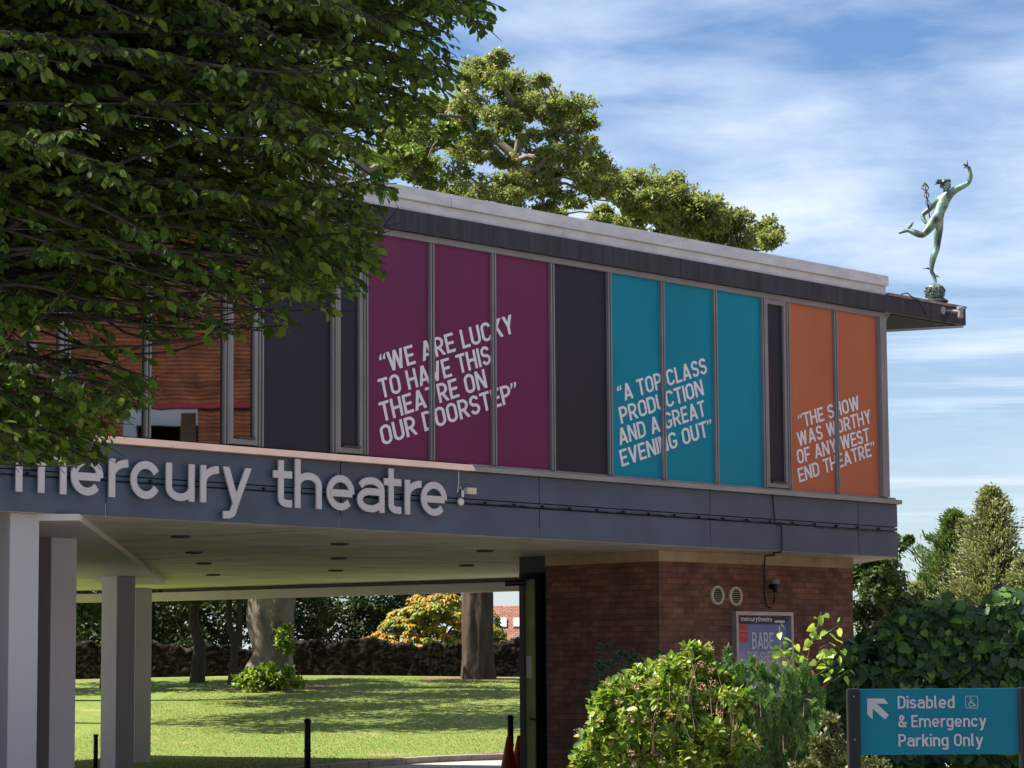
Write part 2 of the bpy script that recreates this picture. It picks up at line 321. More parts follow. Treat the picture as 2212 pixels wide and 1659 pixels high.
def add_glyph(mb, ch, h, fn, d0, d1, cnt=[0], W=None):
    """fn(x,y,depth)->world ; d1 front, d0 back (d0 None: flat print)"""
    els, w_ = glyph(ch, h)
    if W is not None:       # widen the letter without fattening its strokes
        k = (W - 2 * h) / (w_ - 2 * h); X = lambda x: h + (x - h) * k
        els = [('p', [(X(x), y) for x, y in e[1]], e[2]) if e[0] == 'p' else ('q', X(e[1]), e[2], X(e[3]), *e[4:]) if e[0] == 'q' else e for e in els]; w_ = W
    for e in els:
        cnt[0] += 1; d = d1 + (cnt[0] % 7) * (0.0006 if d0 is None else 0.0012)
        if e[0] == 'p':
            Lf, Rt = strip(e[1], h, e[2]); m = len(Lf); rngk = range(m if e[2] else m - 1)
            polys = [[Lf[k], Rt[k], Rt[(k + 1) % m], Lf[(k + 1) % m]] for k in rngk]
            rims = [(Lf[k], Lf[(k + 1) % m]) for k in rngk] + [(Rt[(k + 1) % m], Rt[k]) for k in rngk]
            if not e[2]: rims += [(Rt[0], Lf[0]), (Lf[-1], Rt[-1])]
        elif e[0] == 'q':
            x0, y0, x1, y1, hw = e[1:]; pl = [(x0 - hw, y0), (x0 + hw, y0), (x1 + hw, y1), (x1 - hw, y1)]
            polys = [pl]; rims = [(pl[k], pl[(k + 1) % 4]) for k in range(4)]
        else:
            pl = e[1]; polys = [pl]; rims = [(pl[k], pl[(k + 1) % len(pl)]) for k in range(len(pl))]
        for pl in polys: mb.quad(*[fn(x, y, d) for x, y in pl])
        if d0 is not None:
            for a, b in rims: mb.quad(fn(*a, d0), fn(*b, d0), fn(*b, d), fn(*a, d))
    return w_
def text_width(s, h, gap): return sum(glyph(c, h)[1] for c in s) + gap * (len(s) - 1)
def add_text(mb, s, h, gap, fn, d0=None, d1=0.0):
    x = 0
    for c in s:
        add_glyph(mb, c, h, (lambda xx: (lambda a, b, d: fn(a + xx, b, d)))(x), d0, d1); x += glyph(c, h)[1] + gap
    return x - gap
# ------------------------------------------------------------------ building materials
M = {}
M['slate'] = pmat('slate_blue_cladding', (0.060, 0.084, 0.125), 0.45, 0.3, var=0.16, vscale=1.3, bump=0.02, bscale=60)
M['gap'] = pmat('dark_joint_and_underside', (0.012, 0.013, 0.02), 0.8, 0.2)
M['alu'] = pmat('grey_aluminium', (0.17, 0.17, 0.18), 0.45, 0.5, var=0.15, vscale=2.0)
M['alu_dark'] = pmat('dark_aluminium', (0.035, 0.036, 0.042), 0.5, 0.4)
M['sill'] = pmat('weathered_sill_metal', (0.21, 0.205, 0.205), 0.5, 0.5, var=0.22, vscale=1.6, stretch=(1, 1, 6))
M['copper'] = pmat('pale_coppery_flashing', (0.90, 0.60, 0.43), 0.4, 0.5, metal=0.0, var=0.12, vscale=1.4, bump=0.05, bscale=9)
M['purple'] = pmat('plum_panel', (0.120, 0.022, 0.072), 0.28, 0.16, var=0.10, vscale=0.6)
M['teal'] = pmat('teal_panel', (0.001, 0.185, 0.275), 0.28, 0.13, var=0.09, vscale=0.6)
M['orange'] = pmat('orange_panel', (0.37, 0.115, 0.062), 0.30, 0.16, var=0.09, vscale=0.6)
M['dark'] = pmat('charcoal_panel', (0.012, 0.014, 0.027), 0.45, 0.25, var=0.12, vscale=0.7)
M['print'] = pmat('pale_vinyl_print', (0.60, 0.60, 0.66), 0.5, 0.3, var=0.05)
M['letter'] = pmat('pale_letter_plate', (0.475, 0.455, 0.475), 0.45, 0.4, var=0.06, vscale=2)
M['cap'] = pmat('pale_grey_roof_trim', (0.45, 0.46, 0.495), 0.55, 0.3, var=0.16, vscale=2.5, stretch=(1, 1, 3))
M['fascia'] = pmat('charcoal_fascia', (0.022, 0.024, 0.034), 0.5, 0.3, var=0.55, vscale=2.5, stretch=(4, 4, .2))
M['soffit'] = pmat('painted_soffit', (0.58, 0.51, 0.41), 0.6, 0.3, var=0.26, vscale=1.1, bump=0.05, bscale=12)
M['beam'] = pmat('painted_beam', (0.54, 0.50, 0.48), 0.55, 0.3, var=0.06)
M['column'] = pmat('painted_column', (0.42, 0.425, 0.45), 0.5, 0.35, var=0.06, vscale=1.2)
M['lintel'] = pmat('stained_concrete', (0.36, 0.27, 0.17), 0.8, 0.2, var=0.28, vscale=2.2, bump=0.15, bscale=30)
M['brick'] = brickmat('brown_brick', (0.235, 0.112, 0.078), (0.130, 0.068, 0.050), (0.10, 0.070, 0.056), mo=0.006)
M['black'] = pmat('black_metal', (0.009, 0.009, 0.011), 0.4, 0.22)
M['cream'] = pmat('cream_plastic', (0.52, 0.46, 0.36), 0.5, 0.4)
M['white'] = pmat('white_plastic', (0.62, 0.60, 0.57), 0.45, 0.4)
M['door_green'] = pmat('pale_green_door', (0.20, 0.25, 0.07), 0.5, 0.3, var=0.2)
m, t, b = new_mat('mirror_glass')          # old float glass, slightly wavy
b.inputs['Base Color'].default_value = (0.17, 0.155, 0.15, 1); b.inputs['Metallic'].default_value = 1; b.inputs['Roughness'].default_value = 0.015
tc = t.nodes.new('ShaderNodeTexCoord'); mp = t.nodes.new('ShaderNodeMapping'); mp.inputs['Scale'].default_value = (1.0, 1.0, 0.7)
n = t.nodes.new('ShaderNodeTexNoise'); n.inputs['Scale'].default_value = 2.2; n.inputs['Detail'].default_value = 1.0; n.inputs['Roughness'].default_value = 0.35
bp = t.nodes.new('ShaderNodeBump'); bp.inputs['Strength'].default_value = 0.03; bp.inputs['Distance'].default_value = 0.02
t.links.new(tc.outputs['Object'], mp.inputs[0]); t.links.new(mp.outputs[0], n.inputs['Vector']); t.links.new(n.outputs[0], bp.inputs['Height']); t.links.new(bp.outputs[0], b.inputs['Normal'])
M['glass'] = m

# ------------------------------------------------------------------ the theatre
B0 = FA.w(-8, 0)
TH = empty('theatre_building', (B0[0], B0[1], 0), 'modern theatre with plum, teal and orange panels over a slate blue band', 'building')
PC = np.array([2.10, 39.29, 0]); PR = np.array([5.29, 42.46, 0])
exP = (PR - PC) / np.linalg.norm(PR - PC); PI = Plane(PC, exP, (exP[1], -exP[0], 0)); LP = np.linalg.norm(PR - PC)
exL = np.array([-1.55, 1.41, 0]); exL /= np.linalg.norm(exL); PLF = Plane(PC, exL, (-exL[1], exL[0], 0))
UMIN = -26.0
def fw(u, off=0.0): return FA.w(u, 0, off)[:2]
BR = np.array([5.42, 46.2]); BL = np.array([-7.27, 54.6])
back = [BR, BL, np.array([-10.5, 55.6]), np.array([-14.0, 40.0])]
# upper storey core
UP = [np.array([5.27, 46.2]), np.array([.5, 47.5]), np.array([-8, 39.5]), np.array([-13.5, 33.0])]      # the upper storey is shallower than the canopy
mb = MB(); mb.prism([fw(UMIN, -.14), fw(-.22, -.14)] + UP, 3.62, 7.50); mb.build('wall', M['fascia'], TH)
# cladding band in panels
mb = MB(); gap = MB()
js = [-1.062 - 3.68 * k for k in range(8)]
edges = [0.0] + js
for a, c in zip(edges[1:], edges[:-1]):
    u0, u1 = max(a, UMIN) + .008, c - (.008 if c < 0 else 0)
    for z0, z1 in ((3.918, 4.262), (3.452, 3.842)): mb.pbox(FA, u0, u1, z0, z1, -.05, 0.0)
mb.pbox(FA, UMIN, 0, 3.855, 3.905, -.05, -.003)
gap.pbox(FA, UMIN, -.02, 3.456, 4.258, -.12, -.045)
# return along the right hand end
cr = fw(0); dR = BR - cr; dR = dR / np.linalg.norm(dR); PRT = Plane((*cr, 0), (*dR, 0), (dR[1], -dR[0], 0)); LR = np.linalg.norm(BR - cr)
for z0, z1 in ((3.918, 4.262), (3.452, 3.842), (3.857, 3.903)): mb.pbox(PRT, .052, LR, z0, z1, -.05, -.001)
mb.build('cladding_band', M['slate'], TH, bevel=0.004); gap.build('joint_backing', M['gap'], TH)
# sills
mb = MB(); mb.pbox(FA, -9.77, .045, 4.268, 4.335, -.10, .07); mb.pbox(FA, -9.77, .0, 4.335, 4.372, -.10, -.02)
mb.pbox(PRT, .072, LR, 4.268, 4.335, -.1, .045); mb.build('window_sill', M['sill'], TH, bevel=.006)
mb = MB()
xs = [UMIN, -18.9, -14.9, -12.4, -9.775]
for a, c in zip(xs[:-1], xs[1:]):      # flashing that slopes outward
    mb.hexa([FA.w(u, z, o) for (o_lo, o_hi) in ((-.10, -.10), (.115, .055)) for z, o in ((4.268, o_lo), (4.352, o_hi)) for u in (a + .003, c)])
mb.build('coping_strip', M['copper'], TH, 'pale coppery sill strip above the raised letters', bevel=.005)
# window wall
ML = [-24.1, -22.9, -21.7, -20.5, -19.3, -18.1, -16.9, -16.35, -15.18, -13.98, -13.43, -12.21, -11.667, -10.47, -9.296, -8.128, -6.93, -5.766, -4.556, -3.401, -2.792, -1.569, -0.40]
TY = ['glass'] * 6 + ['glass_o', 'glass', 'glass', 'glass_o', 'dark', 'dark_o'] + ['purple'] * 3 + ['dark'] + ['teal'] * 3 + ['dark_o'] + ['orange'] * 2
NM = {'purple': ('window_panel', 'plum panel'), 'teal': ('window_panel', 'teal panel'), 'orange': ('window_panel', 'orange panel'), 'dark': ('window_panel', 'charcoal panel'), 'glass': ('window_pane', 'mirror glass pane reflecting brick')}
for a, c, ty in zip(ML[:-1], ML[1:], TY):
    k = ty.split('_')[0]; mb = MB()
    a2, c2 = a + .042, c - .042
    op = ty.endswith('_o')
    za, zb = (4.372, 7.165)
    if op: mb.pbox(FA, a2 + .065, c2 - .065, za + .075, zb - .07, -.10, -.035)
    else: mb.pbox(FA, a2, c2, za, zb, -.10, -.03)
    o = mb.build(NM[k][0], M[k], TH, NM[k][1])
    if op:
        fr = MB()
        fr.pbox(FA, a2 + .008, a2 + .065, za + .01, zb, -.10, .004); fr.pbox(FA, c2 - .065, c2 - .008, za + .01, zb, -.10, .004)
        fr.pbox(FA, a2 + .065, c2 - .065, za + .01, za + .075, -.10, .002); fr.pbox(FA, a2 + .065, c2 - .065, zb - .07, zb, -.10, .002)
        fr.build('sash_frame', M['alu'], o, bevel=.003)
        hd = MB(); hd.pbox(FA, a2 + .11, c2 - .07, za + .078, za + .098, -.03, .03); hd.build('sash_handle', M['alu_dark'], o)
mb = MB(); dk = MB()
for c in ML[:-1]:
    mb.pbox(FA, c - .037, c - .013, 4.372, 7.165, -.09, .014); mb.pbox(FA, c + .011, c + .037, 4.372, 7.165, -.09, .014)
    dk.pbox(FA, c - .014, c + .012, 4.374, 7.16, -.09, -.006)
mb.pbox(FA, -.442, -.43, 4.372, 7.165, -.09, .03); mb.pbox(FA, -.412, -.235, 4.372, 7.165, -.12, .034)
mb.pbox(FA, ML[0] - .04, -.235, 7.165, 7.243, -.09, .022)
mb.build('window_frame', M['alu'], TH, bevel=.004); dk.build('frame_gasket', M['alu_dark'], TH)
# eaves
mb = MB(); BP = np.array([6.08, 44.09])
mb.prism([fw(UMIN, .09), fw(1.96, .09), BP, BR + (.2, .3), UP[1] + (0, .2), UP[2] + (-.1, .2), UP[3]], 7.247, 7.512)
mb.build('roof_fascia', M['fascia'], TH)
mb = MB(); mb.pbox(FA, -.25, 1.975, 7.514, 7.556, -.10, .105)
mb.prism([fw(-.25, -.10), fw(1.93, -.10), BP, BR + (.2, .3), fw(-.25, -3)], 7.514, 7.55); mb.build('eaves_coping', pmat('stained_coping', (0.20, 0.165, 0.14), .8, .2, var=.4, vscale=5), TH)
mb = MB()
for a, c in ((UMIN, -19.3), (-19.3, -13.1), (-13.1, -7.95), (-7.95, -3.1), (-3.1, -.25)): mb.pbox(FA, a, c - .006, 7.514, 7.652, -.35, .05)
mb.build('roof_trim', M['cap'], TH, bevel=.004)
mb = MB()
for a, c in ((UMIN, -16.1), (-16.1, -10.2), (-10.2, -5.4), (-5.4, -1.55), (-1.55, -.24)): mb.pbox(FA, a, c - .005, 7.655, 7.818, -.40, .10)
mb.build('roof_capping', M['cap'], TH, bevel=.008)
mb = MB(); mb.prism([fw(UMIN, -.41), fw(-.26, -.41)] + UP, 7.515, 7.70); mb.build('roof', pmat('roof_felt', (.10, .10, .11), .9, .1, var=.2), TH)
sf = MB(); q = [fw(-.1, .03), fw(1.75, .03), BP + (-.02, -.12)]
sf.prism(q, 7.232, 7.245)
sf.build('eaves_soffit', M['gap'], TH)  # near-black colour stands in for shade under the eaves
e0, e1 = np.array([*BP, 7.235]), np.array([*fw(1.93, .06), 7.235]); mb = MB(); mb.tube([e0, e1], .03, 4); mb.build('eaves_edge_trim', M['cap'], TH)

# underside and beams
mb = MB(); mb.prism([fw(UMIN, -.012), fw(-.012, -.012), BR + (-.01, 0), BL, back[2], back[3]], 3.448, 3.60); mb.build('soffit', M['soffit'], TH)
bA, bB = atz(200, 1140, 3.40)[:2], atz(355, 1256, 3.40)[:2]
dB = (bB - bA) / np.linalg.norm(bB - bA); bA = bA - dB * 1.9; lf = np.array([-dB[1], dB[0]])
def tri_prism(name, poly, z0, z1, mat, **k): mb = MB(); mb.prism(poly, z0, z1); return mb.build(name, mat, TH, **k)
tri_prism('cross_beam', [bA, bB + dB * .4, bB + dB * .4 + lf * 1.15, bA + lf * 1.15], 3.372, 3.447, M['beam'], bevel=.006)
PB = Plane((*BL, 0), (*((BR - BL) / np.linalg.norm(BR - BL)), 0), (0, 0, 0)); PB.n = np.array([PB.ex[1], -PB.ex[0], 0])
LB = np.linalg.norm(BR - BL)
uB, _ = PB.px(357, 1256)
mb = MB(); mb.pbox(PB, .02, LB, 3.205, 3.375, -.02, .12); mb.build('edge_beam', M['beam'], TH, bevel=.006)
mb = MB(); mb.pbox(PB, uB, LB, 3.378, 3.446, -.02, .05); mb.build('beam_recess', M['alu_dark'], TH)
PB2 = Plane((*back[2], 0), (*((BL - back[2]) / np.linalg.norm(BL - back[2])), 0), (0, 0, 0)); PB2.n = np.array([PB2.ex[1], -PB2.ex[0], 0])
mb = MB(); mb.pbox(PB2, 0, np.linalg.norm(BL - back[2]) + .0, 3.205, 3.375, -.05, .10); mb.build('edge_beam', M['beam'], TH)
# downlights
for x, y in ((390, 1157), (419, 1192), (440, 1215.5), (460, 1240.5), (734, 1173.5), (731, 1204.5), (725, 1231), (1047.5, 1188.5), (1007.5, 1220)):
    c = atz(x, y, 3.448); mb = MB(); mb.lathe((c[0], c[1], 3.425), [(.125, .022), (.125, .0), (.105, -.004), (.095, .004), (.09, .020)], 24)
    o = mb.build('downlight', M['alu_dark'], TH); mb = MB(); mb.lathe((c[0], c[1], 3.436), [(.085, .0), (.085, .008)], 20); mb.build('lens', M['cream'], o)
jn = MB()
for o_ in (-2.6, -5.2, -7.8): jn.pbox(FA, -15, -3, 3.4445, 3.4475, o_ - .007, o_ + .007)
for u_ in (-12.17, -8.49): jn.pbox(FA, u_ - .007, u_ + .007, 3.4440, 3.4470, -9, -.05)
jn.build('soffit_joint', pmat('joint_filler', (.30, .26, .21), .8), TH)
# columns
CX = Plane((0, 0, 0), DV, NV)
for x, y, zt in ((90, 1110, 3.447), (167, 1163, 3.372), (293, 1245, 3.372), (328.5, 1270, 3.372)):
    c = atz(x, y, zt)[:2]; wdt = .40
    if x < 100: c = c - NV[:2] * .035
    u = c @ DV[:2]; o_ = c @ NV[:2]
    mb = MB(); mb.pbox(CX, u - wdt, u, -.02, zt, o_ - wdt, o_); mb.build('column', M['column'], TH, bevel=.012)
# brick pier
pw = lambda pl, u, off=0.0: pl.w(u, 0, off)[:2]
UL = PLF.px(1180, 1400)[0]
poly = [PC[:2], PR[:2], np.array([5.9, 48.5]), np.array([1.3, 48.6]), pw(PLF, UL, -.5), pw(PLF, UL)]
mb = MB(); mb.prism(poly, -.05, 3.288); pier = mb.build('brick_pier', M['brick'], TH)
uv = pier.data.uv_layers.new(name='UVMap')
for p in pier.data.polygons:
    nrm = np.array(p.normal); ex = np.array([-nrm[1], nrm[0], 0]); ex /= (np.linalg.norm(ex) + 1e-9)
    for li in p.loop_indices:
        co = np.array(pier.data.vertices[pier.data.loops[li].vertex_index].co); uv.data[li].uv = ((co - PC) @ ex + .03, co[2] + .002)
mb = MB(); q = [pw(PI, 0, .015) - exL[:2] * 0 + PLF.n[:2] * .015, pw(PI, LP, .015), np.array([5.88, 48.4]), np.array([1.32, 48.5]), pw(PLF, UL, -.5), pw(PLF, UL, .015)]
mb.prism(q, 3.290, 3.446); mb.build('lintel', M['lintel'], TH, bevel=.004)
# door recess and open door beside the pier
uD0, uD1, uD2 = PLF.px(1124, 1400)[0], PLF.px(1134, 1400)[0], PLF.px(1150, 1400)[0]
mb = MB(); mb.pbox(PLF, UL + .002, uD0, -.02, 3.44, -.60, -.42); mb.build('door_recess', M['black'], TH)
mb = MB(); mb.pbox(PLF, uD1 + .002, uD0, -.02, 3.2, -.41, .02); mb.pbox(PLF, UL + .002, uD0, 3.2, 3.44, -.41, .01); jm = mb.build('door_frame', M['alu_dark'], TH)
mb = MB(); mb.pbox(PLF, uD2, uD1 - .002, .02, 3.1, -.07, -.01); dl = mb.build('door', M['door_green'], TH, 'narrow pale green door edge', bevel=.005)
mb = MB(); c = PLF.w(uD2 - .02, 1.75, .03); mb.pbox(PLF, uD2 + .03, uD2 + .13, 1.62, 1.95, -.018, -.008); mb.build('notice_plate', M['cream'], dl)
mb = MB(); mb.tube([PLF.w(uD2, 1.02, -.03), PLF.w(uD2, 1.02, .06), PLF.w(uD2 - .14, 1.0, .07)], .014, 8); mb.build('door_handle', M['black'], dl)
# air vents on the pier
for x, y in ((1547.5, 1286), (1587, 1288.3)):
    u, z = PI.px(x, y); c = PI.w(u, z, 0); ax = (PI.ex, (0, 0, 1), PI.n)
    mb = MB(); mb.lathe(c, [(.142, .0), (.145, .03), (.135, .042), (.112, .042), (.106, .03), (.106, .012)], 28, ax); o = mb.build('air_vent', M['cream'], TH, smooth=False)
    mb = MB(); mb.lathe(c, [(.106, .0125), (.106, .016)], 24, ax); mb.build('vent_throat', M['black'], o)
    mb = MB()
    for k in range(-3, 4):
        hw = math.sqrt(max(0, .104 ** 2 - (k * .028) ** 2)); mb.pbox(PI, u - hw, u + hw, z + k * .028 - .0035, z + k * .028 + .0015, .018, .034)
    mb.build('louvre', M['cream'], o)
# unseen brick block added left of the columns to shade their left faces
mb = MB(); mb.prism([np.array([-5.98, 29.7]), np.array([-8.4, 41.6]), np.array([-13.2, 41.0]), np.array([-16., 27.]), np.array([-10.5, 21.5]), np.array([-6.75, 27.6])], -.05, 3.44); fo = mb.build('shade_block', M['brick'], TH)
uv = fo.data.uv_layers.new(name='UVMap')
for p in fo.data.polygons:
    nrm = np.array(p.normal); ex = np.array([-nrm[1], nrm[0], 0]); ex /= (np.linalg.norm(ex) + 1e-9)
    for li in p.loop_indices:
        co = np.array(fo.data.vertices[fo.data.loops[li].vertex_index].co); uv.data[li].uv = (co @ ex, co[2])
# raised letters
def fmap(pl, u0, z0, sx, sy, ang=0.0):
    ca, sa = math.cos(ang), math.sin(ang)
    return lambda x, y, d: pl.w(u0 + x * sx * ca - y * sy * sa, z0 + x * sx * sa + y * sy * ca, d)
LET = [('m', -17.10, -16.406), ('e', -16.344, -15.89), ('r', -15.805, -15.539), ('c', -15.488, -15.043), ('u', -14.964, -14.535), ('r', -14.443, -14.177), ('y', -14.101, -13.639),
       ('t', -13.274, -13.007), ('h', -12.937, -12.497), ('e', -12.405, -11.936), ('a', -11.886, -11.411), ('t', -11.401, -11.136), ('r', -11.047, -10.772), ('e', -10.755, -10.281)]
for ch, a, c in LET:
    mb = MB(); h = .074
    add_glyph(mb, ch, h, fmap(FA, a, 3.664, .588, .588), .058, .073, W=(c - a) / .588)
    mb.build('sign_letter', M['letter'], TH, f'raised pale letter {ch}')
# printed quotations
QT = [[('WE ARE LUCKY', '<', '', (-11.217, 5.449), (-8.857, 6.155)), ('TO HAVE THIS', '', '', (-11.369, 5.096), (-9.315, 5.708)), ('THEATRE ON', '', '', (-11.354, 4.804), (-9.395, 5.389)), ('OUR DOORSTEP', '', '>', (-11.344, 4.51), (-8.914, 5.229)), .247],
      [('A TOP CLASS', '<', '', (-6.593, 5.413), (-4.72, 5.948)), ('PRODUCTION', '', '', (-6.673, 5.089), (-4.804, 5.629)), ('AND A GREAT', '', '', (-6.71, 4.79), (-4.764, 5.333)), ('EVENING OUT', '', '>', (-6.67, 4.497), (-4.725, 5.037)), .231],
      [('THE SHOW', '<', '', (-2.383, 5.323), (-.917, 5.695)), ('WAS WORTHY', '', '', (-2.539, 5.019), (-.612, 5.507)), ('OF ANY WEST', '', '', (-2.553, 4.757), (-.66, 5.217)), ('END THEATRE', '', '>', (-2.532, 4.484), (-.627, 4.987)), .213]]
for blk in QT:
    mb = MB(); cap = blk[-1]
    for txt, q0, q1, A, Bq in blk[:-1]:
        ang = math.atan2(Bq[1] - A[1], Bq[0] - A[0]); ln = math.hypot(Bq[0] - A[0], Bq[1] - A[1]); h = .074; gp = .075
        sx = ln / text_width(txt, h, gp)
        add_text(mb, txt, h, gp, fmap(FA, A[0], A[1], sx, cap, ang), None, -.026)
        if q0: add_glyph(mb, '<', h, fmap(FA, A[0] - .40 * sx * math.cos(ang), A[1] - .40 * sx * math.sin(ang), sx, cap, ang), None, -.026)
        if q1: add_glyph(mb, '>', h, fmap(FA, Bq[0] + .03 * sx * math.cos(ang), Bq[1] + .03 * sx * math.sin(ang), sx, cap, ang), None, -.026)
    mb.build('quote_lettering', M['print'], TH, 'white slanted quotation', fix=False)

# ------------------------------------------------------------------ cables and fittings on the wall
cb = MB(); pts = []
for k in range(60):
    u = -9.95 + k * (9.9 / 59); sag = .018 * abs(math.sin(k * 1.31)) + (.02 if u > -2.2 else 0)
    pts.append(FA.w(u, 3.868 - sag, .016))
cb.tube(pts, .011, 6)
u1, _ = FA.px(1668, 1100); uu = FA.px(1686, 1190)[0]
cb.tube([FA.w(u1, 4.262, .02), FA.w(u1, 4.05, .03), FA.w(u1 + .02, 3.86, .03), FA.w(u1 + .1, 3.83, .03)], .011, 6)
pu, pz = PI.px(1647, 1195); lu, lz = PI.px(1665, 1272)
cb.tube([FA.w(u1 + .1, 3.86, .03), FA.w(uu, 3.80, .03), FA.w(uu, 3.50, .03), FA.w(uu, 3.437, .02), FA.w(uu - .02, 3.432, -.1), PI.w(pu + .03, 3.432, .2), PI.w(pu, 3.425, .05), PI.w(pu, 3.3, .04), PI.w(pu, 2.85, .03), PI.w(pu + .04, 2.68, .03), PI.w(pu + .12, 2.64, .04), PI.w(lu, 2.72, .06), PI.w(lu, 2.86, .07)], .012, 6)
CBL = cb.build('electric_cable', M['black']); tag(CBL, 'black cable clipped along the slate blue band and down to the pier lamp', 'cable')
for k in range(17): cl = MB(); cl.box(FA.w(-9.5 + k * .56, 3.873, .02), (.016, .016, .014), (DV, (0, 0, 1), NV)); cl.build('cable_clip', M['black'], CBL)
cl = MB()
for k in range(12):
    u = -16.9 + k * .585; c1 = MB(); c1.box(FA.w(u, 3.875, .02), (.014, .014, .012), (DV, (0, 0, 1), NV)); c1.build('cable_clip', M['black'], CBL)
cl.tube([FA.w(-17.6, 3.85, .01), FA.w(-10.0, 3.85, .01)], .008, 5)
cl.build('cable_run', M['black'], CBL)
u, z = PI.px(1663.5, 1259)
WL = empty('wall_lamp', PI.w(u, z, .0), 'small grey domed lamp on the brick pier, right of the round vents', 'lamp'); ax = ((1, 0, 0), (0, 1, 0), (0, 0, 1)); c = PI.w(u, z, .10)
mb = MB(); mb.lathe(c, [(.068, -.02), (.07, .0), (.062, .035), (.04, .058), (.012, .066)], 18); mb.build('dome', M['sill'], WL, smooth=True)
mb = MB(); mb.lathe(c, [(.030, -.15), (.034, -.13), (.048, -.08), (.050, -.022)], 14); mb.box(PI.w(u, z - .06, .035), (.028, .04, .035), (PI.ex, PI.n, (0, 0, 1))); mb.build('lamp_body', M['black'], WL)
# box and detector below the coping strip
u, z = FA.px(1012, 1061, .04); JB = MB(); JB.pbox(FA, u - .085, u + .085, z - .042, z + .042, .03, .11); JBo = JB.build('junction_box', M['cream'], None, bevel=.012); tag(JBo, 'small cream box beside the last raised letter on the slate band', 'box')
u, z = FA.px(998, 1084, .06); c = FA.w(u, z, .07)
SD = empty('security_detector', c, 'round white detector with thin cable below the cream box', 'detector')
mb = MB(); mb.lathe(c - NV * .05, [(.052, 0), (.052, .02), (.042, .04), (.016, .052)], 18, (DV, (0, 0, 1), NV)); mb.build('detector_head', M['white'], SD, smooth=True)
mb = MB(); mb.lathe(c + np.array([0, 0, .09]), [(.014, -.03), (.018, -.02), (.018, .05), (.01, .06)], 12); mb.build('neck', M['white'], SD)
mb = MB(); uu, zz = FA.px(992, 1022, .05); mb.tube([FA.w(uu, 4.28, .04), FA.w(uu - .02, 4.12, .06), FA.w(uu - .05, 3.98, .06), FA.w(u - .03, z + .2, .06), FA.w(u, z + .14, .065)], .005, 6); mb.build('detector_cable', M['white'], SD)
# black spotlight jutting from the door frame
c = PLF.w(uD0 - .05, 0, .15); c[2] = atd(1118, 1258, c[1])[2]
SP = MB(); SP.tube([c + np.array([.16, .02, 0]), c + np.array([-.16, -.02, -.015])], .045, 12); SP.tube([c + np.array([.1, .02, .02]), PLF.w(uD0 - .05, c[2] + .12, .0)], .015, 6)
tag(SP.build('spotlight', M['black']), 'black tube spotlight jutting from the dark door frame under the canopy', 'lamp')

# ------------------------------------------------------------------ poster case on the pier
zt = 2.40
u0, zt0 = PI.px(1588, 1320, .08); u1, zt1 = PI.px(1712, 1323, .08); zt = (zt0 + zt1) / 2; zb = zt - 1.28
PO = empty('poster_case', PI.w((u0 + u1) / 2, zb, 0), 'glazed poster case with a blue poster on the brick pier', 'poster case')
mb = MB(); fw_ = .055
mb.pbox(PI, u0, u1, zt - fw_, zt, .003, .10); mb.pbox(PI, u0, u1, zb, zb + fw_, .003, .10); mb.pbox(PI, u0, u0 + fw_, zb + fw_, zt - fw_, .003, .10); mb.pbox(PI, u1 - fw_, u1, zb + fw_, zt - fw_, .003, .10)
mb.build('case_frame', pmat('silver_frame', (.42, .42, .43), .35, .5, metal=.6), PO, bevel=.008)
m, t, b = new_mat('poster_print'); tc = t.nodes.new('ShaderNodeTexCoord'); sp_ = t.nodes.new('ShaderNodeSeparateXYZ'); t.links.new(tc.outputs['Object'], sp_.inputs[0])
n = t.nodes.new('ShaderNodeTexNoise'); n.inputs['Scale'].default_value = 4; n.inputs['Detail'].default_value = 4; t.links.new(tc.outputs['Object'], n.inputs['Vector'])
mt = t.nodes.new('ShaderNodeMath'); mt.operation = 'MULTIPLY_ADD'; mt.inputs[1].default_value = .35; t.links.new(n.outputs[0], mt.inputs[0]); t.links.new(sp_.outputs['Z'], mt.inputs[2])
rp = t.nodes.new('ShaderNodeValToRGB'); mr = t.nodes.new('ShaderNodeMapRange'); t.links.new(mt.outputs[0], mr.inputs[0]); mr.inputs[1].default_value = zb + .1; mr.inputs[2].default_value = zt + .2; t.links.new(mr.outputs[0], rp.inputs[0])
el = rp.color_ramp.elements; el.new(.45); el.new(.6); cs = [(.36, .30, .33), (.40, .36, .42), (.16, .25, .42), (.07, .16, .33)]
for e, p, c in zip(el, (0, .42, .58, 1), cs): e.position = p; e.color = (*c, 1)
t.links.new(rp.outputs[0], b.inputs['Base Color']); b.inputs['Roughness'].default_value = .35
mb = MB(); mb.pbox(PI, u0 + fw_, u1 - fw_, zb + fw_, zt - fw_, .004, .03); po = mb.build('poster', m, PO)
W_ = u1 - u0
mb = MB(); a, c_ = u0 + fw_ + .03, u1 - fw_ - .03; zz0, zz1 = zt - .185, zt - .068
pts = []
for k in range(9): t_ = R_(90 + 180 * k / 8); pts.append((a + .07 + .07 * math.cos(t_), (zz0 + zz1) / 2 + (zz1 - zz0) / 2 * math.sin(t_)))
for k in range(9): t_ = R_(-90 + 180 * k / 8); pts.append((c_ - .07 + .07 * math.cos(t_), (zz0 + zz1) / 2 + (zz1 - zz0) / 2 * math.sin(t_)))
mb.quad(*[PI.w(x, y, .036) for x, y in pts]); mb.build('header_strip', M['alu_dark'], PO, fix=False)
mb = MB(); s = 'mercurytheatre'; h = .085; add_text(mb, s, h, .05, fmap(PI, a + .09, zz0 + .042, (c_ - a) * .62 / text_width(s, h, .05), .072), None, .040)
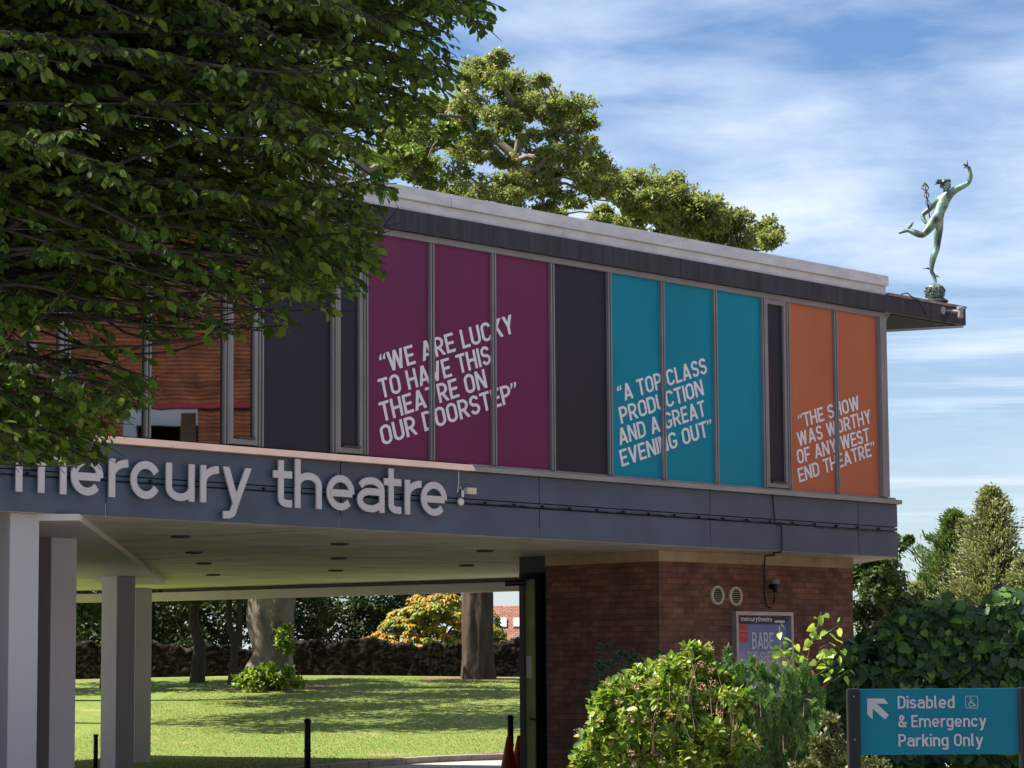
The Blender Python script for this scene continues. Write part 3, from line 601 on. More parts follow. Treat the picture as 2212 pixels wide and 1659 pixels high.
mb.quad(PI.w(c_ - .29, zz0 + .025, .040), PI.w(c_ - .05, zz0 + .025, .040), PI.w(c_ - .05, zz0 + .06, .040), PI.w(c_ - .29, zz0 + .06, .040)); mb.build('header_lettering', M['print'], PO, fix=False)
mb = MB(); mb.quad(*[PI.w(x, y, .036) for x, y in ((a + .02, zz0 - .27), (a + .25, zz0 - .27), (a + .25, zz0 - .01), (a + .02, zz0 - .01))]); rd = mb.build('red_square', pmat('red_print', (.52, .06, .07), .4), PO, fix=False)
mb = MB(); add_text(mb, 'mercury', .08, .05, fmap(PI, a + .05, zz0 - .12, .042, .05), None, .040); add_text(mb, 'theatre', .08, .05, fmap(PI, a + .05, zz0 - .19, .047, .05), None, .040); mb.build('square_lettering', pmat('pink_print', (.62, .22, .22), .5), PO, fix=False)
mb = MB(); add_text(mb, 'BABE', .07, .10, fmap(PI, a + .34, zz0 - .37, .19, .25), None, .036); add_text(mb, 'THE SHEEP', .07, .10, fmap(PI, a + .22, zz0 - .56, .135, .15), None, .036); mb.build('title_lettering', M['print'], PO, fix=False)
# ------------------------------------------------------------------ ground
def struct(o, kind='structure'): o['kind'] = kind; return o
def lawn_z(x, y): return .10 + .0567 * max(0, y - 54.6) + (.05 * math.sin(x * .35 + y * .2) * min(1, max(0, (y - 56) / 8)))
asph = pmat('pale_paving', (.275, .260, .240), .9, .2, var=.3, vscale=1.2, bump=.3, bscale=90)
mb = MB(); mb.quad((-260, -60, 0), (260, -60, 0), (260, 700, 0), (-260, 700, 0)); struct(mb.build('ground', asph, fix=False))
# lawn: one sloping sheet, edge following the kerb
def edge_y(x):
    if x < -4.2: return 46.6
    if x < -2.4: return 46.6 + (x + 4.2) / 1.8 * 5.6
    return 52.2 + 3.9 * (1 - math.exp(-(x + 2.4) * .75))
m, t, b = new_mat('mown_grass')
tc = t.nodes.new('ShaderNodeTexCoord')
def nz(scale, det, st=(1, 1, 1), ro=.6):
    mp = t.nodes.new('ShaderNodeMapping'); mp.inputs['Scale'].default_value = st; t.links.new(tc.outputs['Object'], mp.inputs[0])
    n = t.nodes.new('ShaderNodeTexNoise'); n.inputs['Scale'].default_value = scale; n.inputs['Detail'].default_value = det; n.inputs['Roughness'].default_value = ro; t.links.new(mp.outputs[0], n.inputs['Vector']); return n
def rampn(src, stops):
    r = t.nodes.new('ShaderNodeValToRGB'); t.links.new(src, r.inputs[0]); e = r.color_ramp.elements
    while len(e) < len(stops): e.new(.5)
    for q, (p, c) in zip(e, stops): q.position = p; q.color = (*c, 1)
    return r
def mixn(f, a, c):
    x = t.nodes.new('ShaderNodeMix'); x.data_type = 'RGBA'; t.links.new(f, x.inputs[0])
    for i, s in ((6, a), (7, c)):
        if isinstance(s, tuple): x.inputs[i].default_value = (*s, 1)
        else: t.links.new(s, x.inputs[i])
    return x
fine = nz(22, 5, (1, .35, 1)); big = nz(.55, 6, (1, .45, 1)); dry = nz(.9, 7, (1, .5, 1), .7)
g1 = rampn(fine.outputs[0], [(.32, (.068, .105, .017)), (.5, (.110, .160, .028)), (.68, (.18, .212, .058))])
g2 = rampn(big.outputs[0], [(.38, (0, 0, 0)), (.62, (1, 1, 1))])
gg = mixn(g2.outputs[0], g1.outputs[2] if False else g1.outputs[0], (.15, .185, .045)); gg.inputs[0].default_value = .5
dr = rampn(dry.outputs[0], [(.55, (0, 0, 0)), (.75, (.8, .8, .8))])
ml = t.nodes.new('ShaderNodeMix'); ml.data_type = 'RGBA'; ml.inputs[0].default_value = .4; t.links.new(g1.outputs[0], ml.inputs[6]); t.links.new(gg.outputs[2], ml.inputs[7])
g3 = mixn(dr.outputs[0], ml.outputs[2], (.29, .235, .10))
at = t.nodes.new('ShaderNodeAttribute'); at.attribute_name = 'bare'
soil = nz(6, 6); so_ = rampn(soil.outputs[0], [(.35, (.11, .07, .045)), (.65, (.22, .15, .10))])
sn = nz(2.2, 6, (1, .5, 1)); sm = t.nodes.new('ShaderNodeMath'); sm.operation = 'MULTIPLY_ADD'; sm.inputs[1].default_value = 1.0; t.links.new(sn.outputs[0], sm.inputs[0]); t.links.new(at.outputs['Fac'], sm.inputs[2])
sr = rampn(sm.outputs[0], [(.88, (0, 0, 0)), (1.05, (1, 1, 1))])
g4 = mixn(sr.outputs[0], g3.outputs[2], so_.outputs[0]); t.links.new(g4.outputs[2], b.inputs['Base Color'])
b.inputs['Roughness'].default_value = .85; b.inputs['Specular IOR Level'].default_value = .15
bp = t.nodes.new('ShaderNodeBump'); bp.inputs['Strength'].default_value = .8; bp.inputs['Distance'].default_value = .05; t.links.new(fine.outputs[0], bp.inputs['Height']); t.links.new(bp.outputs[0], b.inputs['Normal'])
NX, NY = 150, 90; V = []; bare = []
for i in range(NX + 1):
    x = -34 + 46 * i / NX; e = edge_y(x)
    for j in range(NY + 1):
        q = (j / NY) ** 1.25; y = e + (87 - e) * q; V.append((x, y, lawn_z(x, y) if j else -.05))
        bare.append(.62 * math.exp(-((y - e) / (.35 + .5 * abs(math.sin(x * .8)))) ** 2) + .75 * math.exp(-((x + 6.6) / 2.2) ** 2 - ((y - 77.5) / 1.8) ** 2) + .55 * math.exp(-((x + 1.1) / 1.4) ** 2 - ((y - 81.6) / 1.0) ** 2) + (.35 if y > 81.5 else 0))
Fq = [(i * (NY + 1) + j, (i + 1) * (NY + 1) + j, (i + 1) * (NY + 1) + j + 1, i * (NY + 1) + j + 1) for i in range(NX) for j in range(NY)]
lawn = struct(np_mesh('lawn', V, Fq, m, smooth=True)); a_ = lawn.data.attributes.new('bare', 'FLOAT', 'POINT'); a_.data.foreach_set('value', np.array(bare, np.float32))
# real blades over the near lawn (uncountable)
gm = leafmat('grass_blades', [(.07, .10, .016), (.12, .155, .03), (.20, .21, .06), (.30, .26, .11)], .25, .6, .2)
n_ = 90000; xs_ = rng.uniform(-9.5, 2.2, n_); ys_ = rng.uniform(46.7, 82, n_); ok = ys_ > np.array([edge_y(x) for x in xs_]) + .15; xs_, ys_ = xs_[ok], ys_[ok]; n_ = len(xs_)
zs_ = np.array([lawn_z(x, y) for x, y in zip(xs_, ys_)]); hgt = rng.uniform(.015, .042, n_); ang = rng.uniform(0, 6.28, n_); wd = rng.uniform(.003, .007, n_)
Vb = np.zeros((n_, 3, 3)); Vb[:, 0] = np.c_[xs_ - wd, ys_, zs_ - .02]; Vb[:, 1] = np.c_[xs_ + wd, ys_, zs_ - .02]; Vb[:, 2] = np.c_[xs_ + np.cos(ang) * hgt * .6, ys_ + np.sin(ang) * hgt * .6, zs_ + hgt]
struct(np_mesh('grass', Vb.reshape(-1, 3), np.arange(n_ * 3).reshape(-1, 3), gm), 'stuff')
n_ = 800; xs_ = rng.uniform(-9, 2, n_); ys_ = rng.uniform(55, 80, n_); Vb = np.zeros((n_, 4, 3)); ang = rng.uniform(0, 6.28, n_)
for k in range(4):
    th = ang + k * 1.57; Vb[:, k] = np.c_[xs_ + np.cos(th) * .045, ys_ + np.sin(th) * .045, [lawn_z(x, y) + .045 + .015 * (k % 2) for x, y in zip(xs_, ys_)]]
struct(np_mesh('fallen_leaves', Vb.reshape(-1, 3), np.arange(n_ * 4).reshape(-1, 4), leafmat('dry_leaf', [(.30, .16, .05), (.38, .30, .08), (.2, .1, .04)], .1)), 'stuff')
# land beyond the old wall
mb = MB(); mb.quad((-260, 87, 1.75), (260, 87, 1.75), (260, 900, 2.0), (-260, 900, 2.0)); mb.quad((-260, 87, -.1), (260, 87, -.1), (260, 87, 1.75), (-260, 87, 1.75))
struct(mb.build('land_beyond', pmat('rough_ground', (.10, .11, .05), .95, .1, var=.3), fix=False))
# kerb
kc = pmat('kerb_stone', (.27, .235, .20), .85, .2, var=.25, vscale=4, bump=.2)
mb = MB(); kx = [-4.0 + .62 * k for k in range(13)]
for a, c in zip(kx[:-1], kx[1:]):
    pa, pb_ = np.array([a + .006, edge_y(a) - .13]), np.array([c - .006, edge_y(c) - .13]); d = pb_ - pa; d /= np.linalg.norm(d); nn = np.array([-d[1], d[0]]) * .065
    mb.hexa([(*(pa - nn), 0), (*(pb_ - nn), 0), (*(pa - nn), .12), (*(pb_ - nn), .12), (*(pa + nn), 0), (*(pb_ + nn), 0), (*(pa + nn), .125), (*(pb_ + nn), .125)])
struct(mb.build('kerb', kc, bevel=.012))

# ------------------------------------------------------------------ old rubble wall behind the lawn
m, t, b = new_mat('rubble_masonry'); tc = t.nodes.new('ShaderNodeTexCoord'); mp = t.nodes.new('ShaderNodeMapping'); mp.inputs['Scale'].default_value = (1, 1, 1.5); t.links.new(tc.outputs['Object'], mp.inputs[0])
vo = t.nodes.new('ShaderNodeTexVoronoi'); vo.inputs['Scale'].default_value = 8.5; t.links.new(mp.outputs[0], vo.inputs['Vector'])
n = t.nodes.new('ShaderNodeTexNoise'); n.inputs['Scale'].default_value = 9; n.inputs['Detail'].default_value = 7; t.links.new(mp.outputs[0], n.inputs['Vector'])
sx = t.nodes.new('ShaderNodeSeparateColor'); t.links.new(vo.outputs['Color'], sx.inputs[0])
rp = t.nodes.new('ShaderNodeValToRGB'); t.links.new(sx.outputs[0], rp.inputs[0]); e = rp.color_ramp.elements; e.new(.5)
for q, (p, c) in zip(e, [(0, (.008, .007, .006)), (.55, (.020, .015, .011)), (1, (.070, .050, .036))]): q.position = p; q.color = (*c, 1)  # stone tones darkened to carry the tree shade on the wall
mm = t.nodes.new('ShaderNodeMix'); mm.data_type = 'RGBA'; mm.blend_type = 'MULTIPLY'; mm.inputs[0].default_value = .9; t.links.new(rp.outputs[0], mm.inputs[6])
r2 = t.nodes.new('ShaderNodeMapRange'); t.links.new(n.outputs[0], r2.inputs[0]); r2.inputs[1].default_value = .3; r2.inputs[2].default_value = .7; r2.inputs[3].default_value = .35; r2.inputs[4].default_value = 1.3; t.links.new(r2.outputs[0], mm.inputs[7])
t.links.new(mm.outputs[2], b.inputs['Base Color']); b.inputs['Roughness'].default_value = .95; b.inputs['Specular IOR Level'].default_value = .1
M['rubble'] = m
def wall_top(x): return 2.78 + .10 * math.sin(x * .9) + .06 * math.sin(x * 2.7 + 1) + .05 * math.sin(x * 7.1)
NXw = 420; V = []; rows = 16
for i in range(NXw + 1):
    x = -30 + 42 * i / NXw; zt_ = wall_top(x) + rng.uniform(-.045, .045)
    for j in range(rows + 1): 
        z = .9 + (zt_ - .9) * j / rows; bul = .03 * math.sin(x * 7.3 + z * 9) * math.sin(z * 11 - x * 4.7) + rng.uniform(-.04, .04); V.append((x, 83.3 + bul + .12 * j / rows, z))
    V.append((x, 84.1, zt_ - .03 + rng.uniform(-.04, .04))); V.append((x, 84.2, .9))
nr = rows + 3
Fq = [(i * nr + j, (i + 1) * nr + j, (i + 1) * nr + j + 1, i * nr + j + 1) for i in range(NXw) for j in range(nr - 1)]
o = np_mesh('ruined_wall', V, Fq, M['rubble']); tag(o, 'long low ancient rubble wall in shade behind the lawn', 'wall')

# ------------------------------------------------------------------ bollards and cones
def bollard(x, y, h, r, z0=0.0, label=''):
    r0 = empty('bollard', (x, y, z0), label, 'bollard', 'black posts by the lawn')
    mb = MB(); mb.lathe((x, y, z0 - .05), [(r * 1.0, 0), (r, h * .44), (r, h - .07), (r * .92, h + .04), (r * .6, h + .05)], 18); mb.build('post', M['black'], r0, smooth=True)
    for q in (h * .47, h * .935): mb = MB(); mb.lathe((x, y, z0 + q), [(r * 1.02, 0), (r * 1.16, .008), (r * 1.16, .030), (r * 1.02, .04)], 18); mb.build('collar', M['black'], r0)
bollard(-3.32, 44.0, 1.0, .052, 0, 'black collared bollard standing clear in front of the lawn')
bollard(-.065, 47.0, 1.0, .054, 0, 'black collared bollard behind the traffic cones by the door')
cz = lawn_z(-7.33, 48) ; bollard(-7.33, 48.0, .62, .040, cz - .02, 'thin short black post seen between the canopy columns')
cone_m = pmat('red_cone_plastic', (.42, .045, .02), .5, .35, var=.15)
for x, D, lb in ((1094, 45.6, 'red traffic cone directly in front of the bollard'), (1116.5, 46.3, 'red traffic cone against the green door edge')):
    px_ = (x - 1106) / F_PX * D; r0 = empty('traffic_cone', (px_, D, 0), lb, 'traffic cone', 'red cones by the door')
    mb = MB(); mb.lathe((px_, D, .03), [(.165, 0), (.155, .02), (.05, .56), (.036, .62), (.03, .635)], 22); mb.build('cone_body', cone_m, r0, smooth=False)
    mb = MB(); mb.box((px_, D, .018), (.2, .2, .018)); mb.build('base', M['black'], r0, bevel=.01)

# ------------------------------------------------------------------ direction sign
DS = 18.6; M['sign_print'] = pmat('sign_print', (.36, .355, .40), .5, .2, var=.06)
A = atd(1857, 1489, DS); A2 = atd(2198, 1486, DS + .02); Bq = atd(1861, 1631, DS)
zt, zb = (A[2] + A2[2]) / 2, Bq[2]
ex = np.array([A2[0] - A[0], .02, 0]); WS = np.linalg.norm(ex); ex /= WS; SG = Plane((A[0], A[1], 0), ex, (ex[1], -ex[0], 0))
SGN = empty('direction_sign', (A[0] + WS / 2, DS, 0), 'teal parking sign with white lettering between two black posts', 'sign')
mb = MB(); mb.pbox(SG, 0, WS, zb, zt, -.02, .0); mb.build('board', pmat('teal_sign_paint', (.002, .120, .185), .45, .15, var=.08, vscale=2.5), SGN, bevel=.002)
for u0, u1 in ((-.088, -.004), (WS + .004, WS + .09)):
    mb = MB(); mb.pbox(SG, u0, u1, -.05, zt + .004, -.05, .04); p_ = mb.build('post', M['black'], SGN, bevel=.012)
    for dz in (.05, .34): mb = MB(); c_ = SG.w((u0 + u1) / 2, zt - dz, .041); mb.lathe(c_, [(.005, 0), (.005, .004)], 8, (ex, (0, 0, 1), SG.n)); mb.build('screw', M['sill'], p_)
kx_, kz = WS / 341.0, (zt - zb) / 142.5
def sp(x, y): return ((x - 1857 - (y - 1489) * .024) * kx_, zt - (y - 1489 + (x - 1857) * .009) * kz)
h = .072
for s, x0, yb, x1, cap in (('Disabled', 1939, 1531, 2062, 27.5), ('& Emergency', 1940, 1571.5, 2131, 26.5), ('Parking Only', 1941, 1613, 2124, 27)):
    mb = MB(); u0, z0 = sp(x0, yb); u1, _ = sp(x1, yb); wd_ = text_width(s, h, .08); add_text(mb, s, h, .08, fmap(SG, u0, z0, (u1 - u0) / wd_, cap * kz), None, .003); mb.build('text_line', M['sign_print'], SGN, fix=False)
mb = MB()
def pol(ps): mb.quad(*[SG.w(*sp(x, y), .003) for x, y in ps])
pol([(1873, 1509), (1909, 1509), (1919, 1520.5), (1894, 1520.5), (1885, 1521), (1873, 1509.5)])
pol([(1873, 1510), (1885, 1521.5), (1885, 1530), (1885, 1555), (1873.5, 1543)])
pol([(1885, 1521), (1894, 1520.8), (1920, 1545), (1911.5, 1554.5), (1885, 1531)])
mb.build('arrow', M['sign_print'], SGN, fix=False)
mb = MB()
def stk(pts, wdt, closed=False):
    Lf, Rt = strip(pts, wdt, closed); n = len(Lf)
    for k in range(n if closed else n - 1):
        mb.quad(*[SG.w(*sp(x, y), .003 + .0007 * (len(mb.f) % 5)) for x, y in (Lf[k], Rt[k], Rt[(k + 1) % n], Lf[(k + 1) % n])])
rr = [(x, y) for cx_, cy_, a in ((2109, 1506, -90), (2109, 1527, 0), (2088, 1527, 90), (2088, 1506, 180)) for x, y in arc(cx_, cy_, 2.5, 2.5, a, a + 90, 4)]
stk(rr, .55, True); stk(arc(2098, 1521, 5.6, 5.6, -100, -350, 14)[::1], .8); stk([(2096.5, 1509.5), (2097, 1518.5), (2103, 1518.8), (2105.5, 1524), (2108.5, 1523)], .9); stk([(2096.8, 1513.2), (2101.5, 1513.4)], .7)
mb.quad(*[SG.w(*sp(x, y), .004) for x, y in arc(2096.3, 1506.8, 1.5, 1.5, 0, 330, 9)]); mb.build('wheelchair_symbol', M['sign_print'], SGN, fix=False)

# ------------------------------------------------------------------ bronze statue on the eaves tip
DST = 43.3; KS = DST / F_PX / 4
def st(x, y, dy=0.0):
    p = atd(x / 4 + 1883.5, y / 4 + 328.3, DST); p[1] += dy; return p
m, t, b = new_mat('verdigris_bronze'); g = t.nodes.new('ShaderNodeNewGeometry'); tc = t.nodes.new('ShaderNodeTexCoord')
n = t.nodes.new('ShaderNodeTexNoise'); n.inputs['Scale'].default_value = 6; n.inputs['Detail'].default_value = 7; t.links.new(tc.outputs['Object'], n.inputs['Vector'])
sz = t.nodes.new('ShaderNodeSeparateXYZ'); t.links.new(g.outputs['Position'], sz.inputs[0])
mr = t.nodes.new('ShaderNodeMapRange'); t.links.new(n.outputs[0], mr.inputs[0]); mr.inputs[1].default_value = .33; mr.inputs[2].default_value = .6
rp = t.nodes.new('ShaderNodeValToRGB'); t.links.new(mr.outputs[0], rp.inputs[0]); e = rp.color_ramp.elements; e.new(.5)
for q, (p, c) in zip(e, [(0, (.028, .040, .036)), (.45, (.065, .11, .088)), (1, (.17, .28, .22))]): q.position = p; q.color = (*c, 1)
t.links.new(rp.outputs[0], b.inputs['Base Color']); b.inputs['Roughness'].default_value = .45; b.inputs['Metallic'].default_value = .25
M['bronze'] = m
M['bronze_dark'] = pmat('dark_bronze', (.052, .060, .055), .45, .4, metal=.25, var=.5, vscale=9)
b0 = st(560, 1290); ST = empty('bronze_statue', b0, 'green bronze running youth with winged hat balanced on one foot at the eaves tip', 'statue')
def skin(name, verts, edges, radii, mat, parent, root=0, sub=2):
    me = bpy.data.meshes.new(name); me.from_pydata([tuple(map(float, v)) for v in verts], edges, []); me.update()
    o = bpy.data.objects.new(name, me); COL.objects.link(o)
    md = o.modifiers.new('skin', 'SKIN'); 
    for i, r in enumerate(radii):
        sv = me.skin_vertices[0].data[i]; sv.radius = (r, r) if np.isscalar(r) else r; sv.use_root = (i == root)
    md.branch_smoothing = .4; md.use_smooth_shade = True
    o.modifiers.new('sub', 'SUBSURF').levels = sub; o.modifiers[-1].render_levels = sub
    dg = bpy.context.evaluated_depsgraph_get(); me2 = bpy.data.meshes.new_from_object(o.evaluated_get(dg)); me2.name = name
    bpy.data.objects.remove(o); return link_mesh(name, me2, mat, parent)
k = KS
V = [st(556, 566), st(585, 515, .0), st(612, 450), st(637, 392), st(640, 350, -.02), st(640, 318, -.02), st(640, 275, -.03), # pelvis..head 0-6
     st(690, 345, -.05), st(745, 318, -.08), st(822, 285, -.10), st(842, 225, -.12), st(832, 165, -.14), st(818, 135, -.14),  # raised arm 7-12
     st(578, 410, .08), st(520, 470, .16), st(452, 525, .20), st(458, 565, .17), st(474, 600, .12), st(490, 612, .09), # other arm 13-18
     st(585, 620, .04), st(576, 700, .05), st(566, 800, .04), st(560, 850, .04), st(535, 900, .05), st(520, 985, .05), st(519, 1030, .05), st(540, 1068, .04), st(557, 1146, .03), # standing leg 19-27
     st(530, 590, -.08), st(492, 660, -.13), st(428, 732, -.16), st(395, 728, -.15), st(350, 700, -.11), st(312, 684, -.08), st(268, 690, -.06), st(224, 706, -.05)] # raised leg 28-35
E_ = [(0, 1), (1, 2), (2, 3), (3, 4), (4, 5), (5, 6), (3, 7), (7, 8), (8, 9), (9, 10), (10, 11), (11, 12), (3, 13), (13, 14), (14, 15), (15, 16), (16, 17), (17, 18), (0, 19), (19, 20), (20, 21), (21, 22), (22, 23), (23, 24), (24, 25), (25, 26), (26, 27), (0, 28), (28, 29), (29, 30), (30, 31), (31, 32), (32, 33), (33, 34), (34, 35)]
rad = [66, 62, 74, 62, 32, 34, 34, 42, 34, 27, 28, 18, 17, 40, 30, 25, 25, 16, 15, 48, 46, 36, 33, 36, 26, 20, 22, 15, 58, 50, 37, 36, 36, 20, 20, 12]
rad = [r * k * .88 for r in rad]
skin('body', V, E_, rad, M['bronze'], ST)
def fingers(base, tips, r): 
    mb = MB()
    for a, c in tips: mid = (np.array(a) + np.array(c)) / 2 + np.array([0, -.01, 0]); mb.tube([base, a, mid, c], [r * 1.25, r * 1.1, r, r * .7], 7)
    return mb
fingers(st(818, 140, -.14), [(st(812, 122, -.14), st(810, 86, -.15)), (st(800, 128, -.15), st(770, 118, -.17)), (st(798, 134, -.14), st(772, 130, -.13)), (st(804, 140, -.12), st(784, 152, -.12)), (st(812, 144, -.16), st(800, 163, -.19))], 5.2 * k).build('raised_hand', M['bronze_dark'], ST, smooth=True)
fingers(st(484, 606, .1), [(st(494, 598, .07), st(504, 585, .05)), (st(497, 604, .07), st(509, 594, .05)), (st(498, 611, .07), st(510, 603, .05)), (st(496, 618, .08), st(507, 612, .06)), (st(488, 598, .12), st(496, 584, .1))], 5 * k).build('lowered_hand', M['bronze_dark'], ST, smooth=True)
# face, hat and wing : the head is tipped back and looks up to the raised hand
hc = st(642, 292, -.03); up = np.array([.42, -.15, .90]); up /= np.linalg.norm(up); fx = np.array([.80, -.35, -.30]); fx -= up * (fx @ up); fx /= np.linalg.norm(fx); sd = np.cross(up, fx)
mb = MB(); i0 = []
hr = 40 * k
def hp(a, c, d): return hc + fx * a * hr + sd * c * hr + up * d * hr
mb.lathe(hp(0.05, 0, -.9), [(hr * .45, 0), (hr * .72, hr * .35), (hr * .86, hr * .9), (hr * .80, hr * 1.4), (hr * .5, hr * 1.85), (hr * .15, hr * 2)], 16, (fx, sd, up))
mb.tube([hp(.80, 0, .22), hp(1.12, 0, -.12), hp(.82, 0, -.2)], [hr * .08, hr * .13, hr * .1], 6)
mb.tube([hp(.72, -.22, -.42), hp(.88, 0, -.42), hp(.72, .22, -.42)], [hr * .06, hr * .08, hr * .06], 6); mb.tube([hp(.70, -.05, -.66), hp(.80, 0, -.72), hp(.7, .05, -.66)], [hr * .14, hr * .18, hr * .14], 6)
for s_ in (-1, 1):
    mb.tube([hp(.70, s_ * .18, .18), hp(.78, s_ * .32, .16), hp(.66, s_ * .5, .14)], [hr * .05, hr * .08, hr * .05], 6); mb.tube([hp(.05, s_ * .84, .2), hp(.0, s_ * .92, 0), hp(.1, s_ * .84, -.22)], [hr * .07, hr * .12, hr * .07], 6)
mb.build('face', M['bronze'], ST, smooth=True)
HU = np.array([-.42, .42, .80]); HU /= np.linalg.norm(HU); HX = np.cross(sd, HU); HX /= np.linalg.norm(HX); sd2 = np.cross(HU, HX)
mb = MB(); mb.lathe(hc + HU * hr * .42, [(hr * 1.38, hr * .02), (hr * 1.42, hr * .10), (hr * 1.0, hr * .26), (hr * .92, hr * .5), (hr * .80, hr * .8), (hr * .5, hr * 1.06), (hr * .12, hr * 1.14)], 24, (HX, sd2, HU)); ht = mb.build('winged_hat', M['bronze_dark'], ST, smooth=True)
mb = MB()
def wing(mb, a, tips, root_w, thick=.012):
    for j, (tx, ty, dd) in enumerate(tips): mb.tube([a, (a + st(tx, ty, dd)) / 2 + np.array([0, 0, .01]), st(tx, ty, dd)], [root_w * .8, root_w, root_w * .3], 6)
wing(mb, st(594, 280, -.08), [(528, 290, -.1), (536, 268, -.1), (548, 252, -.1), (562, 243, -.1), (584, 240, -.1)], 9 * k); mb.build('hat_wing', M['bronze_dark'], ht, smooth=True); mb = MB(); wing(mb, st(600, 268, .06), [(560, 250, .1), (575, 236, .1)], 9 * k); mb.build('hat_wing', M['bronze_dark'], ht, smooth=True)
mb = MB(); wing(mb, st(306, 672, -.08), [(358, 610, -.08), (350, 628, -.08), (344, 645, -.08)], 8 * k); mb.build('ankle_wing', M['bronze_dark'], ST, smooth=True)
mb = MB(); wing(mb, st(512, 1010, .04), [(446, 1004, .06), (460, 998, .06)], 7 * k); wing(mb, st(548, 1070, .02), [(584, 1082, .02), (576, 1076, .02)], 7 * k); mb.build('ankle_wing', M['bronze_dark'], ST, smooth=True)
# herald's staff with two snakes
mb = MB(); mb.tube([st(512, 590, .08), st(494, 460, .13), st(482, 350, .14), st(467, 244, .15)], 5.5 * k, 8)
for s_ in (-1, 1):
    pts = []; rr_ = []
    for q in range(41):
        v = q / 40; y = 462 - 205 * v; x0 = 494 - (462 - y) * .125; amp = (14 + 14 * v) * math.sin(v * math.pi * 3.1) * s_; pts.append(st(x0 + amp, y, .13 + .02 * math.cos(v * 9.7) * s_)); rr_.append((5.2 - 1.5 * (1 - v)) * k)
    mb.tube(pts, rr_, 7)
wing(mb, st(470, 262, .15), [(436, 312, .15), (438, 290, .15), (446, 274, .15), (462, 238, .15), (492, 270, .15), (496, 292, .15)], 5.5 * k); mb.build('snake_staff', M['bronze_dark'], ST, smooth=True)
# wind head, disc and plinth
bc = st(543, 1208, .02); mb = MB(); prof = [(math.sin(R_(a)) * 84 * k, -math.cos(R_(a)) * 82 * k) for a in range(15, 166, 15)]; mb.lathe(bc, prof, 20)
mb.build('wind_head', M['bronze'], ST, smooth=True)
mb = MB()
for q in range(70):
    a = rng.uniform(0, 2 * math.pi); e_ = rng.uniform(-.7, .55); r_ = 78 * k; c = bc + np.array([math.cos(a) * math.cos(e_) * r_, math.sin(a) * math.cos(e_) * r_, math.sin(e_) * r_ * .92]); ph = rng.uniform(0, 6.28)
    mb.tube([c + np.array([math.cos(ph + s_) * 15 * k, -abs(.006), math.sin(ph + s_) * 15 * k]) for s_ in np.linspace(0, 4.6, 7)], [5.5 * k] * 6 + [3 * k], 5)
mb.build('curls', M['bronze'], ST, smooth=True)
mb = MB(); c = st(565, 1290, .02); mb.lathe(c, [(74 * k, -12 * k), (96 * k, -8 * k), (98 * k, 6 * k), (86 * k, 12 * k), (70 * k, 22 * k), (66 * k, 30 * k)], 28); mb.build('disc_base', M['bronze_dark'], ST, smooth=False)
mb = MB(); tz = 7.556; mb.pbox(FA, 1.30, 1.72, tz, c[2] - 12 * k - .001, -.36, -.02); mb.build('plinth', pmat('stone_plinth', (.26, .22, .17), .8), ST, bevel=.01)
# floodlight on the eaves
c = FA.w(1.42, 7.43, .17); FL = empty('floodlight', c, 'small grey floodlight fixed to the eaves below the statue', 'floodlight')
mb = MB(); mb.lathe(c + np.array([.14, 0, -.10]), [(.040, -.02), (.046, 0), (.046, .11), (.056, .12), (.056, .15), (.04, .16)], 16); mb.build('lamp_head', M['sill'], FL)
mb = MB(); mb.tube([c + np.array([.12, 0, -.02]), c - NV * .1], .03, 10); mb.lathe(c - NV * .16 - DV * .12, [(.08, 0), (.08, .07), (.05, .1)], 14, (DV, (0, 0, 1), NV)); mb.build('bracket', M['sill'], FL)
mb = MB(); mb.tube([FA.w(.35, 7.56, .11), FA.w(.55, 7.50, .13), FA.w(.72, 7.3, .14), FA.w(.95, 7.17, .14), FA.w(1.2, 7.20, .14), FA.w(1.4, 7.40, .14), FA.w(1.55, 7.46, .12)], .010, 6); mb.tube([FA.w(.1, 7.565, .1), FA.w(.25, 7.60, .11), FA.w(.36, 7.56, .11)], .01, 6); mb.build('floodlight_cable', M['black'], FL)

# ------------------------------------------------------------------ far things
# tiled house beyond the wall
hm = brickmat('pantile_roof', (.30, .13, .085), (.20, .095, .07), (.09, .045, .035), bw=.24, bh=.17, mo=.02, bump=.4)
H0 = atd(1068, 1309, 150); zr = H0[2]; y0 = 150; ridge_h = zr
HS = empty('tiled_house', (12, 152, 1.9), 'bungalow with brown tiled roof and two skylights beyond the wall', 'house')
x0_, x1_ = H0[0] - .2, 18.0
mb = MB(); mb.quad((x0_, y0 - 3.2, zr - 2.2), (x1_, y0 - 3.2, zr - 2.2), (x1_, y0, zr), (x0_, y0, zr)); mb.quad((x0_, y0, zr), (x1_, y0, zr), (x1_, y0 + 3.2, zr - 2.2), (x0_, y0 + 3.2, zr - 2.2)); rf = mb.build('roof', hm, HS, fix=False)
uvl = rf.data.uv_layers.new(name='UVMap')
for lp in rf.data.loops: co = rf.data.vertices[lp.vertex_index].co; uvl.data[lp.index].uv = (co[0], abs(co[1] - y0) * 1.2)
mb = MB(); mb.prism([(x0_ + .3, y0 - 2.9), (x1_ - .3, y0 - 2.9), (x1_ - .3, y0 + 2.9), (x0_ + .3, y0 + 2.9)], 1.8, zr - 2.05); mb.build('wall', M['cream'], HS)
sk = math.atan2(2.2, 3.2); nS = np.array([0, -math.sin(sk), math.cos(sk)]); upS = np.array([0, math.cos(sk), math.sin(sk)])
